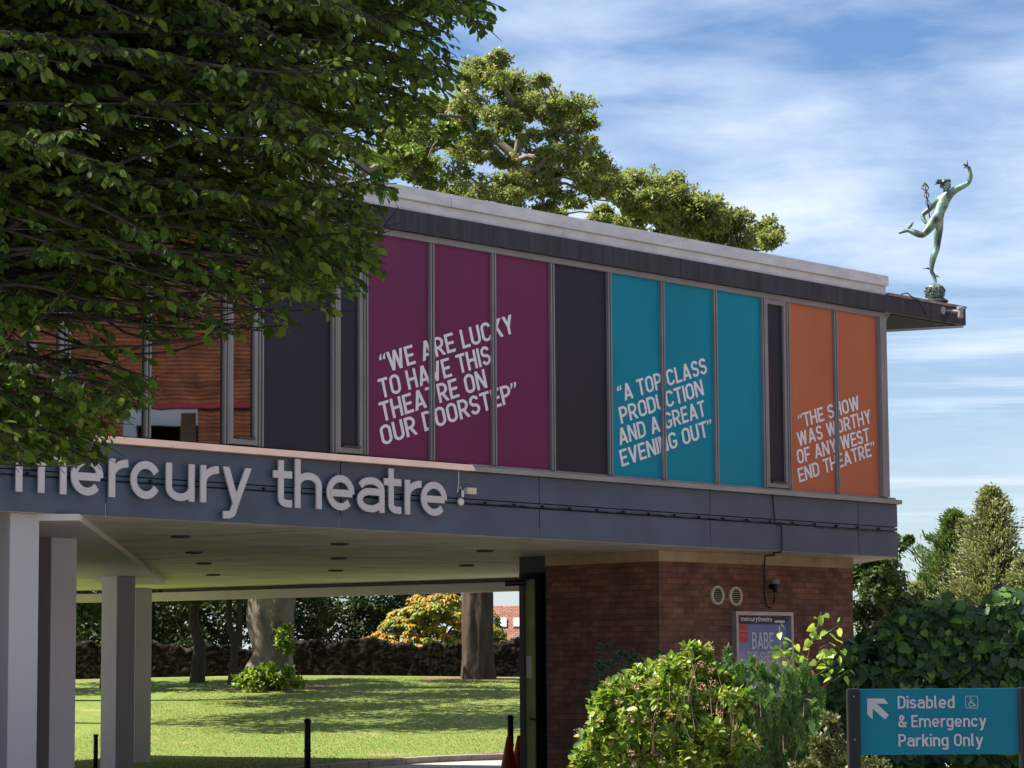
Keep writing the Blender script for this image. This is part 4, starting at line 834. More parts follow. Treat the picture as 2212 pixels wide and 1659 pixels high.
for px_, cc in ((1086, (.75, .75, .75)), (1117, (.35, .42, .46))):
    q = atd(px_, 1335, y0 - 1.6); q = np.array([q[0], y0 - 1.45, zr - 1.45 * 2.2 / 3.2])
    mb = MB(); mb.box(q + nS * .04, (.22, .45, .05), ((1, 0, 0), upS, nS)); s_ = mb.build('skylight', M['sill'], HS); mb = MB(); mb.box(q + nS * .095, (.17, .39, .01), ((1, 0, 0), upS, nS)); mb.build('pane', pmat('skylight_glass', cc, .15, .6, var=.05), s_)
# aerial
a = atd(993, 1300, 149); mb = MB(); mb.tube([a, atd(993, 1262, 149)], .05, 6); c = atd(993, 1275, 149); mb.tube([c + np.array([-.5, 0, 0]), c + np.array([.7, 0, 0.1])], .03, 5); mb.tube([c + np.array([-.35, 0, -.25]), c + np.array([-.35, 0, .25])], .02, 5); mb.tube([c + np.array([.4, 0, -.2]), c + np.array([.4, 0, .3])], .02, 5)
mb.tube([np.array([a[0], a[1], 1.9]), a], .05, 6); tag(mb.build('roof_aerial', M['black']), 'thin rooftop television aerial against the sky left of the right trunk', 'aerial')
# parked car
c = atd(1109, 1381, 108); CR = empty('parked_car', (c[0] + .6, 108, 1.86), 'pale blue parked car half hidden beyond the old wall', 'car')
zc = 1.86; topz = atd(1109, 1371, 108)[2]; hh = max(1.4, topz - zc)
prof = [(-2.0, .25), (-2.05, .6), (-1.95, .85), (-1.2, .95), (-.55, hh - .04), (.75, hh), (1.5, .98), (2.0, .9), (2.05, .5), (1.95, .25)]
mb = MB(); cx_ = c[0] + .6
A_ = [(cx_ + x, 108 - .8 + (.12 if z > 1 else 0), zc + z) for x, z in prof]; B_ = [(cx_ + x, 108 + .8 - (.12 if z > 1 else 0), zc + z) for x, z in prof]; n_ = len(prof)
mb.quad(*A_); mb.quad(*B_[::-1])
for q in range(n_): mb.quad(A_[q], A_[(q + 1) % n_], B_[(q + 1) % n_], B_[q])
mb.build('body', pmat('car_paint', (.28, .36, .46), .25, .6, var=.03), CR, bevel=.05)
mb = MB(); mb.quad(*[(cx_ + x, 108 - .83 + (.10 if z > 1.1 else .0), zc + z) for x, z in ((-1.05, 1.0), (-.5, hh - .12), (.7, hh - .1), (1.3, 1.02))]); mb.build('side_window', M['black'], CR, fix=False)
for x in (-1.25, 1.3):
    mb = MB(); mb.lathe((cx_ + x, 108 - .78, zc + .32), [(.32, 0), (.32, .2), (.2, .22)], 18, ((1, 0, 0), (0, 0, 1), (0, -1, 0))); mb.build('wheel', M['black'], CR)
# brick hall across the yard: what the mirror panes reflect
BH = empty('brick_hall', (27, 27, 0), 'tall terracotta brick hall across the yard, seen only mirrored in the window panes', 'building')
bm_ = brickmat('terracotta_courses', (.20, .082, .047), (.13, .058, .036), (.05, .025, .018), bw=3.2, bh=.090, mo=.015, var=.7, bump=.3)
PBH = Plane((24.0, 0, 0), (0, 1, 0), (-1, 0, 0))
def hpan(name, mat, y0, y1, z0, z1, a=-.3, b_=0.0, lab=None): mb = MB(); mb.pbox(PBH, y0, y1, z0, z1, a, b_); o = mb.build(name, mat, BH, lab); set_uv(o, PBH); o.data.uv_layers[0].name = 'UVMap'; return o
ZB = 7.55
hpan('upper_wall', bm_, 8, 56, ZB + .105, 11.6); hpan('lower_wall', bm_, 31.35, 56, -.1, ZB - .02); hpan('lower_wall', bm_, 28.5, 29.75, -.1, ZB - .02); hpan('lower_wall', bm_, 8, 27.6, -.1, ZB - .02)
hpan('coloured_band', pmat('magenta_band', (.15, .015, .04), .5), 8, 56, ZB - .015, ZB + .10, -.3, .04)
hpan('pilaster', M['cream'], 33.2, 33.5, -.1, 11.6, -.2, .05)
hpan('dark_bay', M['black'], 29.9, 34.0, 5.9, ZB - .02, -4.3, -4.0); hpan('window_strip', M['white'], 29.8, 31.0, 6.35, 6.5, -1.0, -.8); hpan('window_strip', M['sill'], 29.8, 31.0, 5.95, 6.28, -1.0, -.8); hpan('bay_column', M['cream'], 30.95, 31.3, 0, ZB - .02, -1.4, -1.1) 
mb = MB(); mb.prism([(24.31, 8), (36, 8), (36, 56), (24.31, 56)], 11.45, 11.62); mb.build('roof', M['fascia'], BH)
# ------------------------------------------------------------------ foliage tools
def unit(a): return a / (np.linalg.norm(a, axis=-1, keepdims=True) + 1e-9)
def rdir(n, g=rng): return unit(g.normal(size=(n, 3)))
BROAD = (np.array([[0, 0, 0], [.42, .5, .10], [.42, -.5, .10], [1, 0, -.10], [.5, 0, 0]]), np.array([[0, 2, 4], [0, 4, 1], [4, 2, 3], [4, 3, 1]]))
LONG = (np.array([[0, 0, 0], [.28, .34, .06], [.28, -.34, .06], [.66, .40, .02], [.66, -.40, .02], [1, 0, -.14], [.33, 0, -.03], [.68, 0, -.06]]),
        np.array([[0, 2, 6], [0, 6, 1], [6, 2, 4], [6, 4, 7], [1, 6, 7], [1, 7, 3], [7, 4, 5], [3, 7, 5]]))
HEART = (np.array([[0, 0, 0], [-.12, .30, .05], [.2, .52, .10], [.62, .42, .03], [1, 0, -.16], [.62, -.42, .03], [.2, -.52, .10], [-.12, -.30, .05], [.4, 0, -.04]]),
         np.array([[0, 8, 1], [1, 8, 2], [2, 8, 3], [3, 8, 4], [4, 8, 5], [5, 8, 6], [6, 8, 7], [7, 8, 0]]))
RHOMB = (np.array([[0, 0, 0], [.5, .45, .08], [.5, -.45, .08], [1, 0, -.06]]), np.array([[0, 2, 1], [1, 2, 3]]))
NEEDLE = (np.array([[0, .5, 0], [0, -.5, 0], [1, 0, 0]]), np.array([[0, 1, 2]]))
def leaf_geo(C, A, Nn, L, Wd, shape):
    A = unit(A); B = unit(np.cross(Nn, A)); Nn = np.cross(A, B); T, Fc = shape; n = len(C); k = len(T)
    L = np.broadcast_to(L, n)[:, None, None]; Wd = np.broadcast_to(Wd, n)[:, None, None]
    V = C[:, None, :] + A[:, None, :] * (T[None, :, 0:1] * L) + B[:, None, :] * (T[None, :, 1:2] * Wd) + Nn[:, None, :] * (T[None, :, 2:3] * L)
    Fa = Fc[None] + (np.arange(n) * k)[:, None, None]
    return V.reshape(-1, 3), Fa.reshape(-1, 3)
def leaves(name, C, A, Nn, L, Wd, shape, mat, parent):
    V, Fa = leaf_geo(C, A, Nn, L, Wd, shape); return np_mesh(name, V, Fa, mat, parent)
def cones(P0, P1, R0, R1, n=5):
    d = unit(P1 - P0); ref = np.where(np.abs(d[:, 2:3]) > .9, np.array([[1., 0, 0]]), np.array([[0, 0, 1.]])); a = unit(np.cross(d, ref)); b = np.cross(d, a)
    th = np.arange(n) * 2 * math.pi / n; ring = a[:, None, :] * np.cos(th)[None, :, None] + b[:, None, :] * np.sin(th)[None, :, None]
    V = np.concatenate([P0[:, None] + ring * R0[:, None, None], P1[:, None] + ring * R1[:, None, None]], 1)
    j = np.arange(n); q = np.stack([j, (j + 1) % n, n + (j + 1) % n, n + j], 1)
    return V.reshape(-1, 3), (q[None] + (np.arange(len(P0)) * 2 * n)[:, None, None]).reshape(-1, 4)
class Skeleton:
    def __init__(s, trunk, r0, r1):
        s.p = [np.array(q, float) for q in trunk]; s.par = [-1] + list(range(len(trunk) - 1)); s.len = [0.0]
        for a, c in zip(s.p[:-1], s.p[1:]): s.len.append(s.len[-1] + np.linalg.norm(c - a))
        s.nt = len(trunk); s.tr = np.linspace(r0, r1, s.nt); s.first = 1
    def reach(s, targets, step=.6, wob=.10, lift=.12, kl=.18):
        ends = []
        order = np.argsort([np.linalg.norm(t - s.p[s.nt - 1]) for t in targets])
        out = [None] * len(targets)
        for i in order:
            t = targets[i]; P = np.array(s.p); d = np.linalg.norm(P - t, axis=1)
            cost = d + kl * np.array(s.len) + np.where(P[:, 2] > t[2] + .3, .8 * (P[:, 2] - t[2]), 0); cost[:s.first] += 1e6
            k = int(np.argmin(cost)); m = max(2, int(d[k] / step)); prev = k; a = s.p[k]
            for q in range(1, m + 1):
                v = q / m; p = a + (t - a) * v + np.array([0, 0, lift * d[k] * math.sin(math.pi * v)])
                if q < m: p = p + rng.normal(size=3) * wob * min(1.0, d[k] * .35)
                s.p.append(p); s.par.append(prev); s.len.append(s.len[prev] + np.linalg.norm(p - s.p[prev])); prev = len(s.p) - 1
            out[i] = prev
        return out
    def mesh(s, name, mat, parent, rt=.012, ex=.46, n=5, trunk=True):
        N_ = len(s.p); cnt = np.zeros(N_); kids = np.zeros(N_)
        for i in range(N_):
            if s.par[i] >= 0: kids[s.par[i]] += 1
        for i in range(N_ - 1, -1, -1):
            if kids[i] == 0: cnt[i] += 1
            if s.par[i] >= 0: cnt[s.par[i]] += cnt[i]
        r = rt * cnt ** ex; r[:s.nt] = s.tr
        idx = np.array([i for i in range(1, N_) if trunk or i >= s.nt]); pa = np.array([s.par[i] for i in idx]); P = np.array(s.p)
        r0 = np.minimum(r[pa], r[idx] * 1.5)
        return np_mesh(name, *cones(P[pa], P[idx], r0, r[idx], n), mat, parent, smooth=True)
bark = pmat('grey_bark', (.155, .135, .115), .9, .15, var=.35, vscale=5, bump=.6, bscale=18, stretch=(1, 1, .35))
bark_d = pmat('dark_bark', (.055, .045, .036), .9, .15, var=.3, vscale=6, bump=.5, bscale=20, stretch=(1, 1, .4))
def clump_tree(tree, clumps, D, sk, leaf_mat, size, per, spread=2.2, sub=9, dens=1.0, shape=RHOMB, flat=.75, tw=.011, bmat=None, droop=.1, jitter=1.0):
    """clumps: (px,py,r_px) silhouettes of the leaf masses, each given its own depth"""
    T, Rr = [], []
    for (x, y, r) in clumps:
        c = atd(x, y, D); r_ = r * D / F_PX; c[1] += rng.uniform(-spread, spread) * jitter; T.append(c); Rr.append(r_)
    ends = sk.reach(T)
    S, SR = [], []
    for c, r_ in zip(T, Rr):
        m = sub; st_ = rng.uniform(.95, 1.4); q = rdir(m) * (rng.uniform(.35, 1.0, m) ** .5)[:, None] * r_ * np.array([st_, 1.2, flat * rng.uniform(.65, 1.0)]); S += list(c + q + [0, 0, .1 * r_]); SR += list(r_ * (4.6 / (m + 2)) ** .4 * rng.uniform(.45, .8, m))
    S = np.array(S); SR = np.array(SR); sk.reach(list(S), step=.35, wob=.07, lift=.05, kl=.05)
    C, G = [], []
    for c, r_ in zip(S, SR):
        n = int(per * dens * rng.uniform(.6, 1.3)); q = rdir(n) * (rng.uniform(0, 1, n) ** .45 * np.where(rng.uniform(size=n) < .22, rng.uniform(1.0, 1.9, n), 1))[:, None] * r_ * np.array([1.1, 1.1, .72]); C.append(c + q); G.append(q / r_)
    C = np.concatenate(C); G = np.concatenate(G); n = len(C)
    A = unit(G * .7 + rdir(n) * .7 + [0, 0, -droop]); Nn = unit(G * .35 + rdir(n) * .45 + [0, 0, .8])
    L = size * rng.uniform(.7, 1.3, n)
    leaves('foliage', C, A, Nn, L, L * .62, shape, leaf_mat, tree)
    sk.mesh('branches', bmat or bark, tree, tw)
def c6(l): return [(x / 2.415 + 777.6, y / 2.415 + 86.4, r / 2.415 * 1.08) for x, y, r in l]
def trunk_mesh(parent, path, radii, mat, bulge=(), nseg=14):
    V = []; pts = [np.array(p, float) for p in path]; M_ = 44
    P = []; R2 = []
    for i in range(M_ + 1):
        v = i / M_ * (len(pts) - 1); a = min(int(v), len(pts) - 2); f_ = v - a; P.append(pts[a] * (1 - f_) + pts[a + 1] * f_); R2.append(radii[a] * (1 - f_) + radii[a + 1] * f_)
    ns = 40
    for i in range(M_ + 1):
        for j in range(ns):
            th = 2 * math.pi * j / ns; z = P[i][2]; rr = R2[i] * (1 + .07 * math.sin(3 * th + z * 1.1) + .045 * math.sin(7 * th - z * .6) + .02 * math.sin(13 * th + z * 3) + rng.uniform(-.012, .012))
            rr *= 1 + .16 * math.exp(-max(0, z - path[0][2]) / .35) * (.6 + .4 * math.sin(5 * th + 1))
            for (bz, bth, ba, bs) in bulge: rr += ba * math.exp(-((z - bz) / bs) ** 2 - ((math.remainder(th - bth, 2 * math.pi)) / .55) ** 2)
            V.append(P[i] + np.array([math.cos(th) * rr, math.sin(th) * rr, 0]))
    Fq = [(i * ns + j, i * ns + (j + 1) % ns, (i + 1) * ns + (j + 1) % ns, (i + 1) * ns + j) for i in range(M_) for j in range(ns)]
    return np_mesh('trunk', V, Fq, mat, parent, smooth=True)

# ------------------------------------------------------------------ big trees on the lawn, crowns showing over the roof
lm_syc = leafmat('autumn_green_leaf', [(.075, .115, .040), (.115, .165, .055), (.155, .205, .068), (.19, .22, .08), (.23, .23, .09), (.27, .20, .085)], .45, .45, .35)
lm_syc2 = leafmat('bright_green_leaf', [(.04, .075, .012), (.07, .12, .018), (.12, .17, .022), (.15, .17, .03)], .38, .45, .35)
bark_t = pmat('deep_grooved_bark', (.055, .042, .034), .95, .1, var=.5, vscale=4, bump=1.0, bscale=11, stretch=(1, 1, .25)); DT = 82.0; x0 = atd(1031, 1470, DT); zb_ = lawn_z(x0[0], DT)
top = atd(1098, 410, DT); mid = atd(1034, 1252, DT); m2 = atd(1050, 850, DT)
def fill_poly(poly, n, r0, r1):
    P = np.array(poly, float); out = []
    while len(out) < n:
        x, y = rng.uniform(P[:, 0].min(), P[:, 0].max()), rng.uniform(P[:, 1].min(), P[:, 1].max()); c = False; j = len(P) - 1
        for i in range(len(P)):
            if (P[i, 1] > y) != (P[j, 1] > y) and x < (P[j, 0] - P[i, 0]) * (y - P[i, 1]) / (P[j, 1] - P[i, 1]) + P[i, 0]: c = not c
            j = i
        if c: out.append((x, y, rng.uniform(r0, r1)))
    return out
T1 = empty('lawn_tree', (x0[0], DT, zb_), 'tall tree with straight dark trunk, its crown showing high over the roof', 'tree', 'big trees on the lawn')
trunk_mesh(T1, [(x0[0], DT, zb_ - .1), (x0[0] + .02, DT, zb_ + 1.0), mid, m2, top], [.50, .46, .45, .36, .24], bark_t)
barkb = pmat('pale_limb_bark', (.17, .15, .125), .9, .15, var=.3, vscale=5); fork = atd(1117, 343, DT)
sk = Skeleton([top, (top + fork) / 2 + [.05, 0, 0], fork], .24, .17)
cl1 = c6([(690, 140, 90), (600, 170, 80), (780, 150, 80), (860, 200, 90), (960, 240, 80), (1040, 310, 60), (640, 300, 90), (740, 360, 100), (590, 400, 80), (870, 370, 80), (680, 230, 80), (1150, 400, 75), (1080, 430, 80), (1190, 440, 45), (1210, 520, 42), (1000, 450, 65), (940, 540, 50), (880, 580, 50), (1030, 650, 75), (1110, 640, 80), (1200, 620, 85), (1270, 650, 65), (1180, 720, 70), (1270, 715, 55), (1180, 805, 50), (960, 650, 45), (900, 790, 75), (960, 850, 50), (560, 470, 45), (800, 490, 40), (760, 650, 60), (700, 730, 75), (560, 620, 80), (600, 760, 90), (500, 750, 90), (450, 690, 80), (640, 820, 80), (780, 800, 60)])
cl1 += fill_poly([(870, 240), (985, 180), (1060, 148), (1140, 170), (1215, 230), (1270, 255), (1275, 310), (1310, 365), (1270, 410), (1180, 425), (1150, 470), (870, 440), (830, 330)], 58, 20, 32)
clump_tree(T1, cl1, DT, sk, lm_syc, .125, 50, spread=2.6, sub=15, bmat=barkb)
bx = atd(590, 1462, 77); zb_ = lawn_z(bx[0], 77)
T2 = empty('lawn_tree', (bx[0], 77, zb_), 'thickest tree with pale lumpy trunk and leafy shoots at its foot', 'tree', 'big trees on the lawn')
tt = atd(640, 700, 77); tm = atd(590, 1268, 77)
barkp = pmat('pale_lumpy_bark', (.135, .112, .092), .9, .12, var=.6, vscale=3.2, bump=1.0, bscale=14, stretch=(1, 1, .4))
trunk_mesh(T2, [(bx[0], 77, zb_ - .1), (bx[0] - .01, 77, zb_ + .9), (bx[0], 77, zb_ + 1.9), tm + [0, 0, .1], tt], [.60, .55, .60, .66, .40], barkp, bulge=[(zb_ + .55, 3.6, .28, .28), (zb_ + 1.9, 3.3, .10, .5), (zb_ + 2.9, .2, .12, .4)])
sk = Skeleton([tt, atd(700, 520, 77), atd(760, 400, 77)], .36, .25)
cl2 = c6([(300, 400, 90), (200, 420, 90), (390, 430, 80), (440, 440, 50), (250, 520, 90), (180, 560, 90), (300, 620, 90), (230, 700, 80), (330, 720, 70), (130, 650, 70), (420, 790, 70), (60, 500, 90), (80, 400, 80), (-40, 560, 80)])
cl2 += [(520, 90, 40), (450, 60, 42), (380, 90, 42), (300, 120, 45), (600, 130, 45), (250, 180, 40), (420, 170, 50), (520, 190, 50), (640, 200, 45), (330, 230, 45), (700, 260, 45), (560, 280, 45), (450, 270, 40), (250, 60, 40), (170, 110, 45), (60, 150, 45)]
for q in range(26):      # lower crown, hidden from the camera by the roof, that dapples the lawn
    ux, uy, uz = rng.uniform(-12.5, -4.0), rng.uniform(66, 76), rng.uniform(6.2, 10.5); qx, qy = to_px((ux, 77, uz)); cl2.append((qx, qy, 62)) if qx < 1000 and 420 < qy < 1050 else None
clump_tree(T2, cl2, 77, sk, lm_syc2, .18, 55, spread=4.5, sub=9)
T3 = empty('broad_tree', (*atd(1470, 1300, 88)[:2], 1.7), 'broad tree behind the roof with its crown sloping down to the right', 'tree')
cl3 = c6([(1350, 720, 75), (1300, 790, 55), (1440, 700, 65), (1400, 770, 55), (1490, 770, 75), (1560, 780, 85), (1640, 770, 75), (1580, 860, 85), (1500, 880, 75), (1690, 850, 75), (1740, 850, 65), (1640, 930, 75), (1740, 920, 75), (1820, 890, 65), (1870, 880, 62), (1915, 868, 45), (1330, 950, 75), (1240, 950, 45), (1420, 960, 65), (1040, 885, 35), (1110, 920, 35), (1540, 970, 65), (1700, 1010, 65), (1820, 990, 65), (1900, 980, 60), (1990, 955, 48), (1960, 1010, 70), (2060, 1000, 60), (2120, 1005, 55), (2135, 1055, 50), (2110, 1095, 45), (2040, 1070, 45)])
g0 = T3.location; tr = [np.array([g0.x, g0.y, 1.6]), atd(1480, 1000, 88), atd(1470, 700, 88), atd(1460, 540, 88)]
trunk_mesh(T3, tr, [.45, .36, .28, .2], bark); sk = Skeleton([tr[2], tr[3]], .28, .2); sk.first = 0
cl3 += fill_poly([(1300, 430), (1320, 385), (1400, 380), (1480, 400), (1560, 450), (1610, 475), (1668, 500), (1675, 545), (1560, 535), (1300, 480)], 46, 16, 26)
clump_tree(T3, cl3, 88, sk, lm_syc, .13, 50, spread=2.4, sub=15)

# pigeon on a limb
pb = atd(1205, 306, 81.0); BRD = MB(); BRD.lathe(pb, [(.01, -.22), (.06, -.14), (.10, 0), (.085, .1), (.05, .17), (.052, .21), (.04, .25), (.01, .27)], 12, ((.8, 0, .6), (0, 1, 0), (-.6, 0, .8)))
tag(BRD.build('pigeon', pmat('pigeon_grey', (.06, .065, .085), .7), smooth=True), 'dark pigeon perched on a limb in the crown of the tall tree', 'bird')

# unseen-from-here trees along the left of the lawn, whose crowns show through the leaves and shade the grass
lm_dk = leafmat('deep_green_leaf', [(.022, .042, .012), (.035, .065, .016), (.05, .085, .02), (.07, .09, .025)], .25, .5, .3)
def ball_tree(name, x, y, zg, ztop, rad, label, mat, size=.22, n=16, per=55, zlow=None, group=None, r0=.3, bm=None, seed=0, flat=.7, off=(0, 0)):
    o = empty(name, (x, y, zg), label, 'tree', group); zlow = zlow if zlow is not None else zg + (ztop - zg) * .35
    tr = [np.array([x, y, zg - .1]), np.array([x + .1, y, zg + (zlow - zg) * .6]), np.array([x - .1, y + .1, zlow]), np.array([x, y, (zlow + ztop) / 2])]
    trunk_mesh(o, tr, [r0, r0 * .8, r0 * .7, r0 * .4], bm or bark_d); sk = Skeleton(tr[1:], r0 * .8, r0 * .4); sk.first = 1
    zc = (zlow + ztop) / 2; hh = (ztop - zlow) / 2; q = rdir(n) * (rng.uniform(.35, 1, n) ** .5)[:, None]; T = np.array([x + off[0], y + off[1], zc]) + q * [rad, rad, hh]
    sk.reach(list(T)); C = []
    S = np.concatenate([t + rdir(9) * rad * .30 * rng.uniform(.4, 1.1, (9, 1)) * [1, 1, flat] for t in T]); sk.reach(list(S), step=.4, wob=.06, lift=.04, kl=.05)
    for s_ in S: k = int(per * rng.uniform(.6, 1.3)); C.append(s_ + rdir(k) * (rng.uniform(0, 1, k) ** .45)[:, None] * rad * .19 * [1.1, 1.1, .7])
    C = np.concatenate(C); k = len(C); L = size * rng.uniform(.7, 1.3, k)
    leaves('foliage', C, unit(rdir(k) + [0, 0, -.15]), unit(rdir(k) * .6 + [0, 0, .8]), L, L * .62, RHOMB, mat, o); sk.mesh('branches', bm or bark_d, o, .011)
    return o
ball_tree('shade_tree', -16.5, 79, 1.3, 13, 4.2, 'leafy tree near the old wall at the far left of the lawn', lm_syc2, .24, 20, 50, zlow=5.0, r0=.38)
ball_tree('shade_tree', -13.4, 64.5, .8, 12.6, 4.8, 'leafy tree left of the lawn, leaning its crown toward the middle', lm_syc2, .25, 26, 52, zlow=6.4, r0=.3, off=(4.6, 1.5))
ball_tree('shade_tree', -12.8, 73.5, 1.1, 13, 3.6, 'leafy tree left of the thick trunk, its shade falling on the lawn', lm_syc2, .24, 20, 50, zlow=5.8, r0=.34, off=(3.2, -.5))
ball_tree('shade_tree', -4.5, 68.0, .9, 13.5, 3.0, 'leafy tree hidden behind the theatre roof above the lawn', lm_syc2, .24, 13, 50, zlow=7.5, r0=.28) if False else None
# small dark trees by the wall
for px_, yb, D, tw, hgt, lb in ((222, 1462, 78.5, .12, 5.2, 'slim tree with forked trunk between the canopy columns'), (424, 1455, 80.5, .22, 6.5, 'slim dark straight trunk right of the canopy columns'), (500, 1465, 79.5, .13, 6.0, 'thin leaning dark trunk beside the thick pale trunk')):
    p = atd(px_, yb, D); ball_tree('small_tree', p[0], D, lawn_z(p[0], D), 1.2 + hgt, 1.7, lb, lm_dk, .15, 12, 42, zlow=3.4, group='small trees by the old wall', r0=tw)
# dark mass of trees and shrubs behind the wall, their shade put into the leaf colour
lm_shd = leafmat('shaded_tree_leaf', [(.018, .034, .012), (.028, .052, .014), (.045, .075, .02), (.08, .085, .02)], .2, .5, .3)
for i, (px_, D, r_, zt_) in enumerate(((130, 90, 2.6, 6.6), (330, 92, 2.8, 7.0), (520, 91, 2.6, 7.2), (690, 93, 2.6, 7.4), (860, 94, 1.9, 6.6), (775, 97, 2.4, 7.4), (430, 97, 2.6, 7.4), (230, 96, 2.5, 7.0))):
    p = atd(px_, 1400, D); ball_tree('wall_tree', p[0], D, 1.75, zt_, r_, ('dark leafy tree beyond the wall at the far left', 'dark leafy tree beyond the wall behind the columns', 'dark leafy tree beyond the wall left of the thick trunk', 'dark leafy tree beyond the wall right of the thick trunk', 'dark tree above the orange tipped shrub', 'dark tree filling the gap left of the orange tipped shrub', 'dark tree beyond the wall behind the straight dark trunk', 'dark tree beyond the wall in the gap between the columns')[i], lm_shd, .17, 22, 60, zlow=2.2, group='dark trees beyond the old wall', r0=.2, flat=.9)
# orange tipped shrub (drooping yellow-orange leaf tufts)
lm_or = leafmat('orange_tip_leaf', [(.42, .20, .03), (.50, .27, .04), (.46, .32, .05), (.36, .34, .05)], .35, .5, .2, (1.2, 1.1, .6)); lm_yg = leafmat('yellow_green_leaf', [(.10, .16, .02), (.17, .24, .03), (.26, .30, .045), (.30, .28, .05)], .4, .5, .25)
def tufty(name, label, cl, D, fr):
    c0 = atd(*cl[0][:2], D); o = empty(name, (c0[0], D, 1.75), label, 'shrub'); sk = Skeleton([np.array([c0[0], D, 1.7]), np.array([c0[0], D, 2.3])], .09, .07); sk.first = 0
    tips = []
    for x, y, r in cl:
        c = atd(x, y, D); r_ = r * D / F_PX; c[1] += rng.uniform(-.8, .8); q = rdir(22); q[:, 1] = -abs(q[:, 1]) * .8; q[:, 2] = np.abs(q[:, 2]) * 1.1 - .45; tips += list(c + q * r_)
    tips = np.array(tips); sk.reach(list(tips), step=.4); C, A, k_ = [], [], []
    for t_ in tips:
        n = 60; a = unit(rdir(n) * [1, 1, .5] + [0, 0, -.75]); C.append(t_ + a * rng.uniform(0, .10, (n, 1))); A.append(a)
    C = np.concatenate(C); A = np.concatenate(A); n = len(C); top_ = rng.uniform(size=len(tips)) < fr; ft = np.repeat(top_, 60) & (rng.uniform(size=n) < .8)
    Nn = unit(rdir(n) * .5 + [0, -.2, .8]); L = rng.uniform(.10, .20, n)
    leaves('orange_foliage', C[ft], A[ft], Nn[ft], L[ft], L[ft] * .42, RHOMB, lm_or, o); leaves('foliage', C[~ft] - [0, 0, .10], A[~ft], Nn[~ft], L[~ft] * 1.25, L[~ft] * .5, RHOMB, lm_yg, o); sk.mesh('stems', bark_d, o, .012)
tufty('orange_shrub', 'tall shrub with drooping orange tipped leaves beyond the wall', [(905, 1345, 45), (850, 1360, 45), (960, 1350, 45), (830, 1390, 35), (900, 1395, 40), (965, 1390, 40), (1000, 1370, 35), (930, 1310, 38), (965, 1290, 30), (905, 1300, 26), (985, 1325, 30), (870, 1325, 30), (800, 1385, 25)], 90, .62)
tufty('yellow_shrub', 'low yellow green shrub right of the straight trunk beyond the wall', [(1075, 1385, 28), (1100, 1392, 24), (1068, 1355, 20), (1135, 1395, 26), (1060, 1325, 14)], 91, .12)
# shoots on the thick trunk, and the shrub at its foot
def shrub_cloud(name, label, cat, cl, D, mat, size, per, base, sub=8, shape=BROAD, flat=.8, spread=.5, asp=.55, stem=None, tw=.004, group=None, up=.35, key='foliage'):
    o = empty(name, base, label, cat, group); base = np.array(base, float); T = []
    sk = Skeleton([base, base + [0, 0, .12]], tw * 4, tw * 3); sk.first = 0; C, G = [], []
    for x, y, r in cl:
        c = atd(x, y, D); r_ = r * D / F_PX; c[1] += rng.uniform(-spread, spread); S = c + rdir(sub) * rng.uniform(.4, 1, (sub, 1)) * r_ * [1, 1, flat]; T += list(S)
        for s_ in S: n = int(per * rng.uniform(.6, 1.3)); q = rdir(n) * (rng.uniform(0, 1, n) ** .5)[:, None] * r_ * .42; C.append(s_ + q); G.append(q / (r_ * .42))
    sk.reach(T, step=.12, wob=.03, lift=.06, kl=.1); C = np.concatenate(C); G = np.concatenate(G); n = len(C); L = size * rng.uniform(.55, 1.3, n)
    leaves(key, C, unit(G * .6 + rdir(n) * .7 + [0, 0, up]), unit(rdir(n) * .55 + [0, -.25, .7]), L, L * asp, shape, mat, o); sk.mesh('stems', stem or bark_d, o, tw, n=4)
    return o
lm_sh = leafmat('lime_shoot_leaf', [(.06, .11, .015), (.12, .20, .02), (.20, .28, .03), (.24, .26, .05)], .4, .45, .3)
shrub_cloud('foot_shrub', 'bright low shrub round the foot of the thick pale trunk', 'shrub', [(525, 1475, 18), (550, 1478, 22), (575, 1470, 24), (600, 1465, 22), (560, 1455, 18), (600, 1482, 20), (535, 1460, 10), (620, 1470, 18), (585, 1445, 12), (625, 1450, 10), (645, 1478, 14)], 75.9, lm_sh, .16, 20, (bx[0] - .2, 76.1, lawn_z(bx[0], 76.1)))
shrub_cloud('trunk_shoots', 'leafy green shoots sprouting from the right side of the thick trunk', 'shoots', [(614, 1372, 14), (622, 1388, 17), (605, 1390, 10), (626, 1404, 10), (618, 1360, 7)], 76.2, lm_sh, .15, 16, tuple(atd(618, 1395, 76.35)), spread=.1)

# ------------------------------------------------------------------ trees behind the right hand corner
ball_tree('corner_tree', *atd(1880, 1400, 66)[:2], 0, 4.9, 1.15, 'dark leafy tree close behind the brick pier corner', lm_dk, .13, 30, 60, zlow=.6, r0=.16, flat=.95)
o = empty('branching_tree', (*atd(1912, 1400, 70)[:2], 0), 'slender dark tree reaching right from behind the blue corner', 'tree'); g0 = np.array(o.location)
tr = [g0, g0 + [-.1, 0, 2.2], atd(1890, 1270, 70)]; trunk_mesh(o, [tr[0], tr[1], tr[2]], [.14, .11, .08], bark_d); sk = Skeleton(tr[1:], .1, .07); sk.first = 0
clump_tree(o, [(1900, 1180, 20), (1925, 1200, 18), (1905, 1215, 22), (1945, 1172, 10), (1960, 1168, 7), (1935, 1185, 10), (1880, 1240, 25), (1920, 1250, 22), (1900, 1280, 26), (1930, 1290, 22), (1870, 1300, 25), (1900, 1330, 30), (1875, 1350, 26), (1925, 1340, 22), (1955, 1300, 16), (1940, 1262, 14), (1880, 1150, 14), (1895, 1160, 12), (1970, 1325, 14)], 70, sk, lm_dk, .13, 42, spread=.6, sub=8, bmat=bark_d, tw=.008)
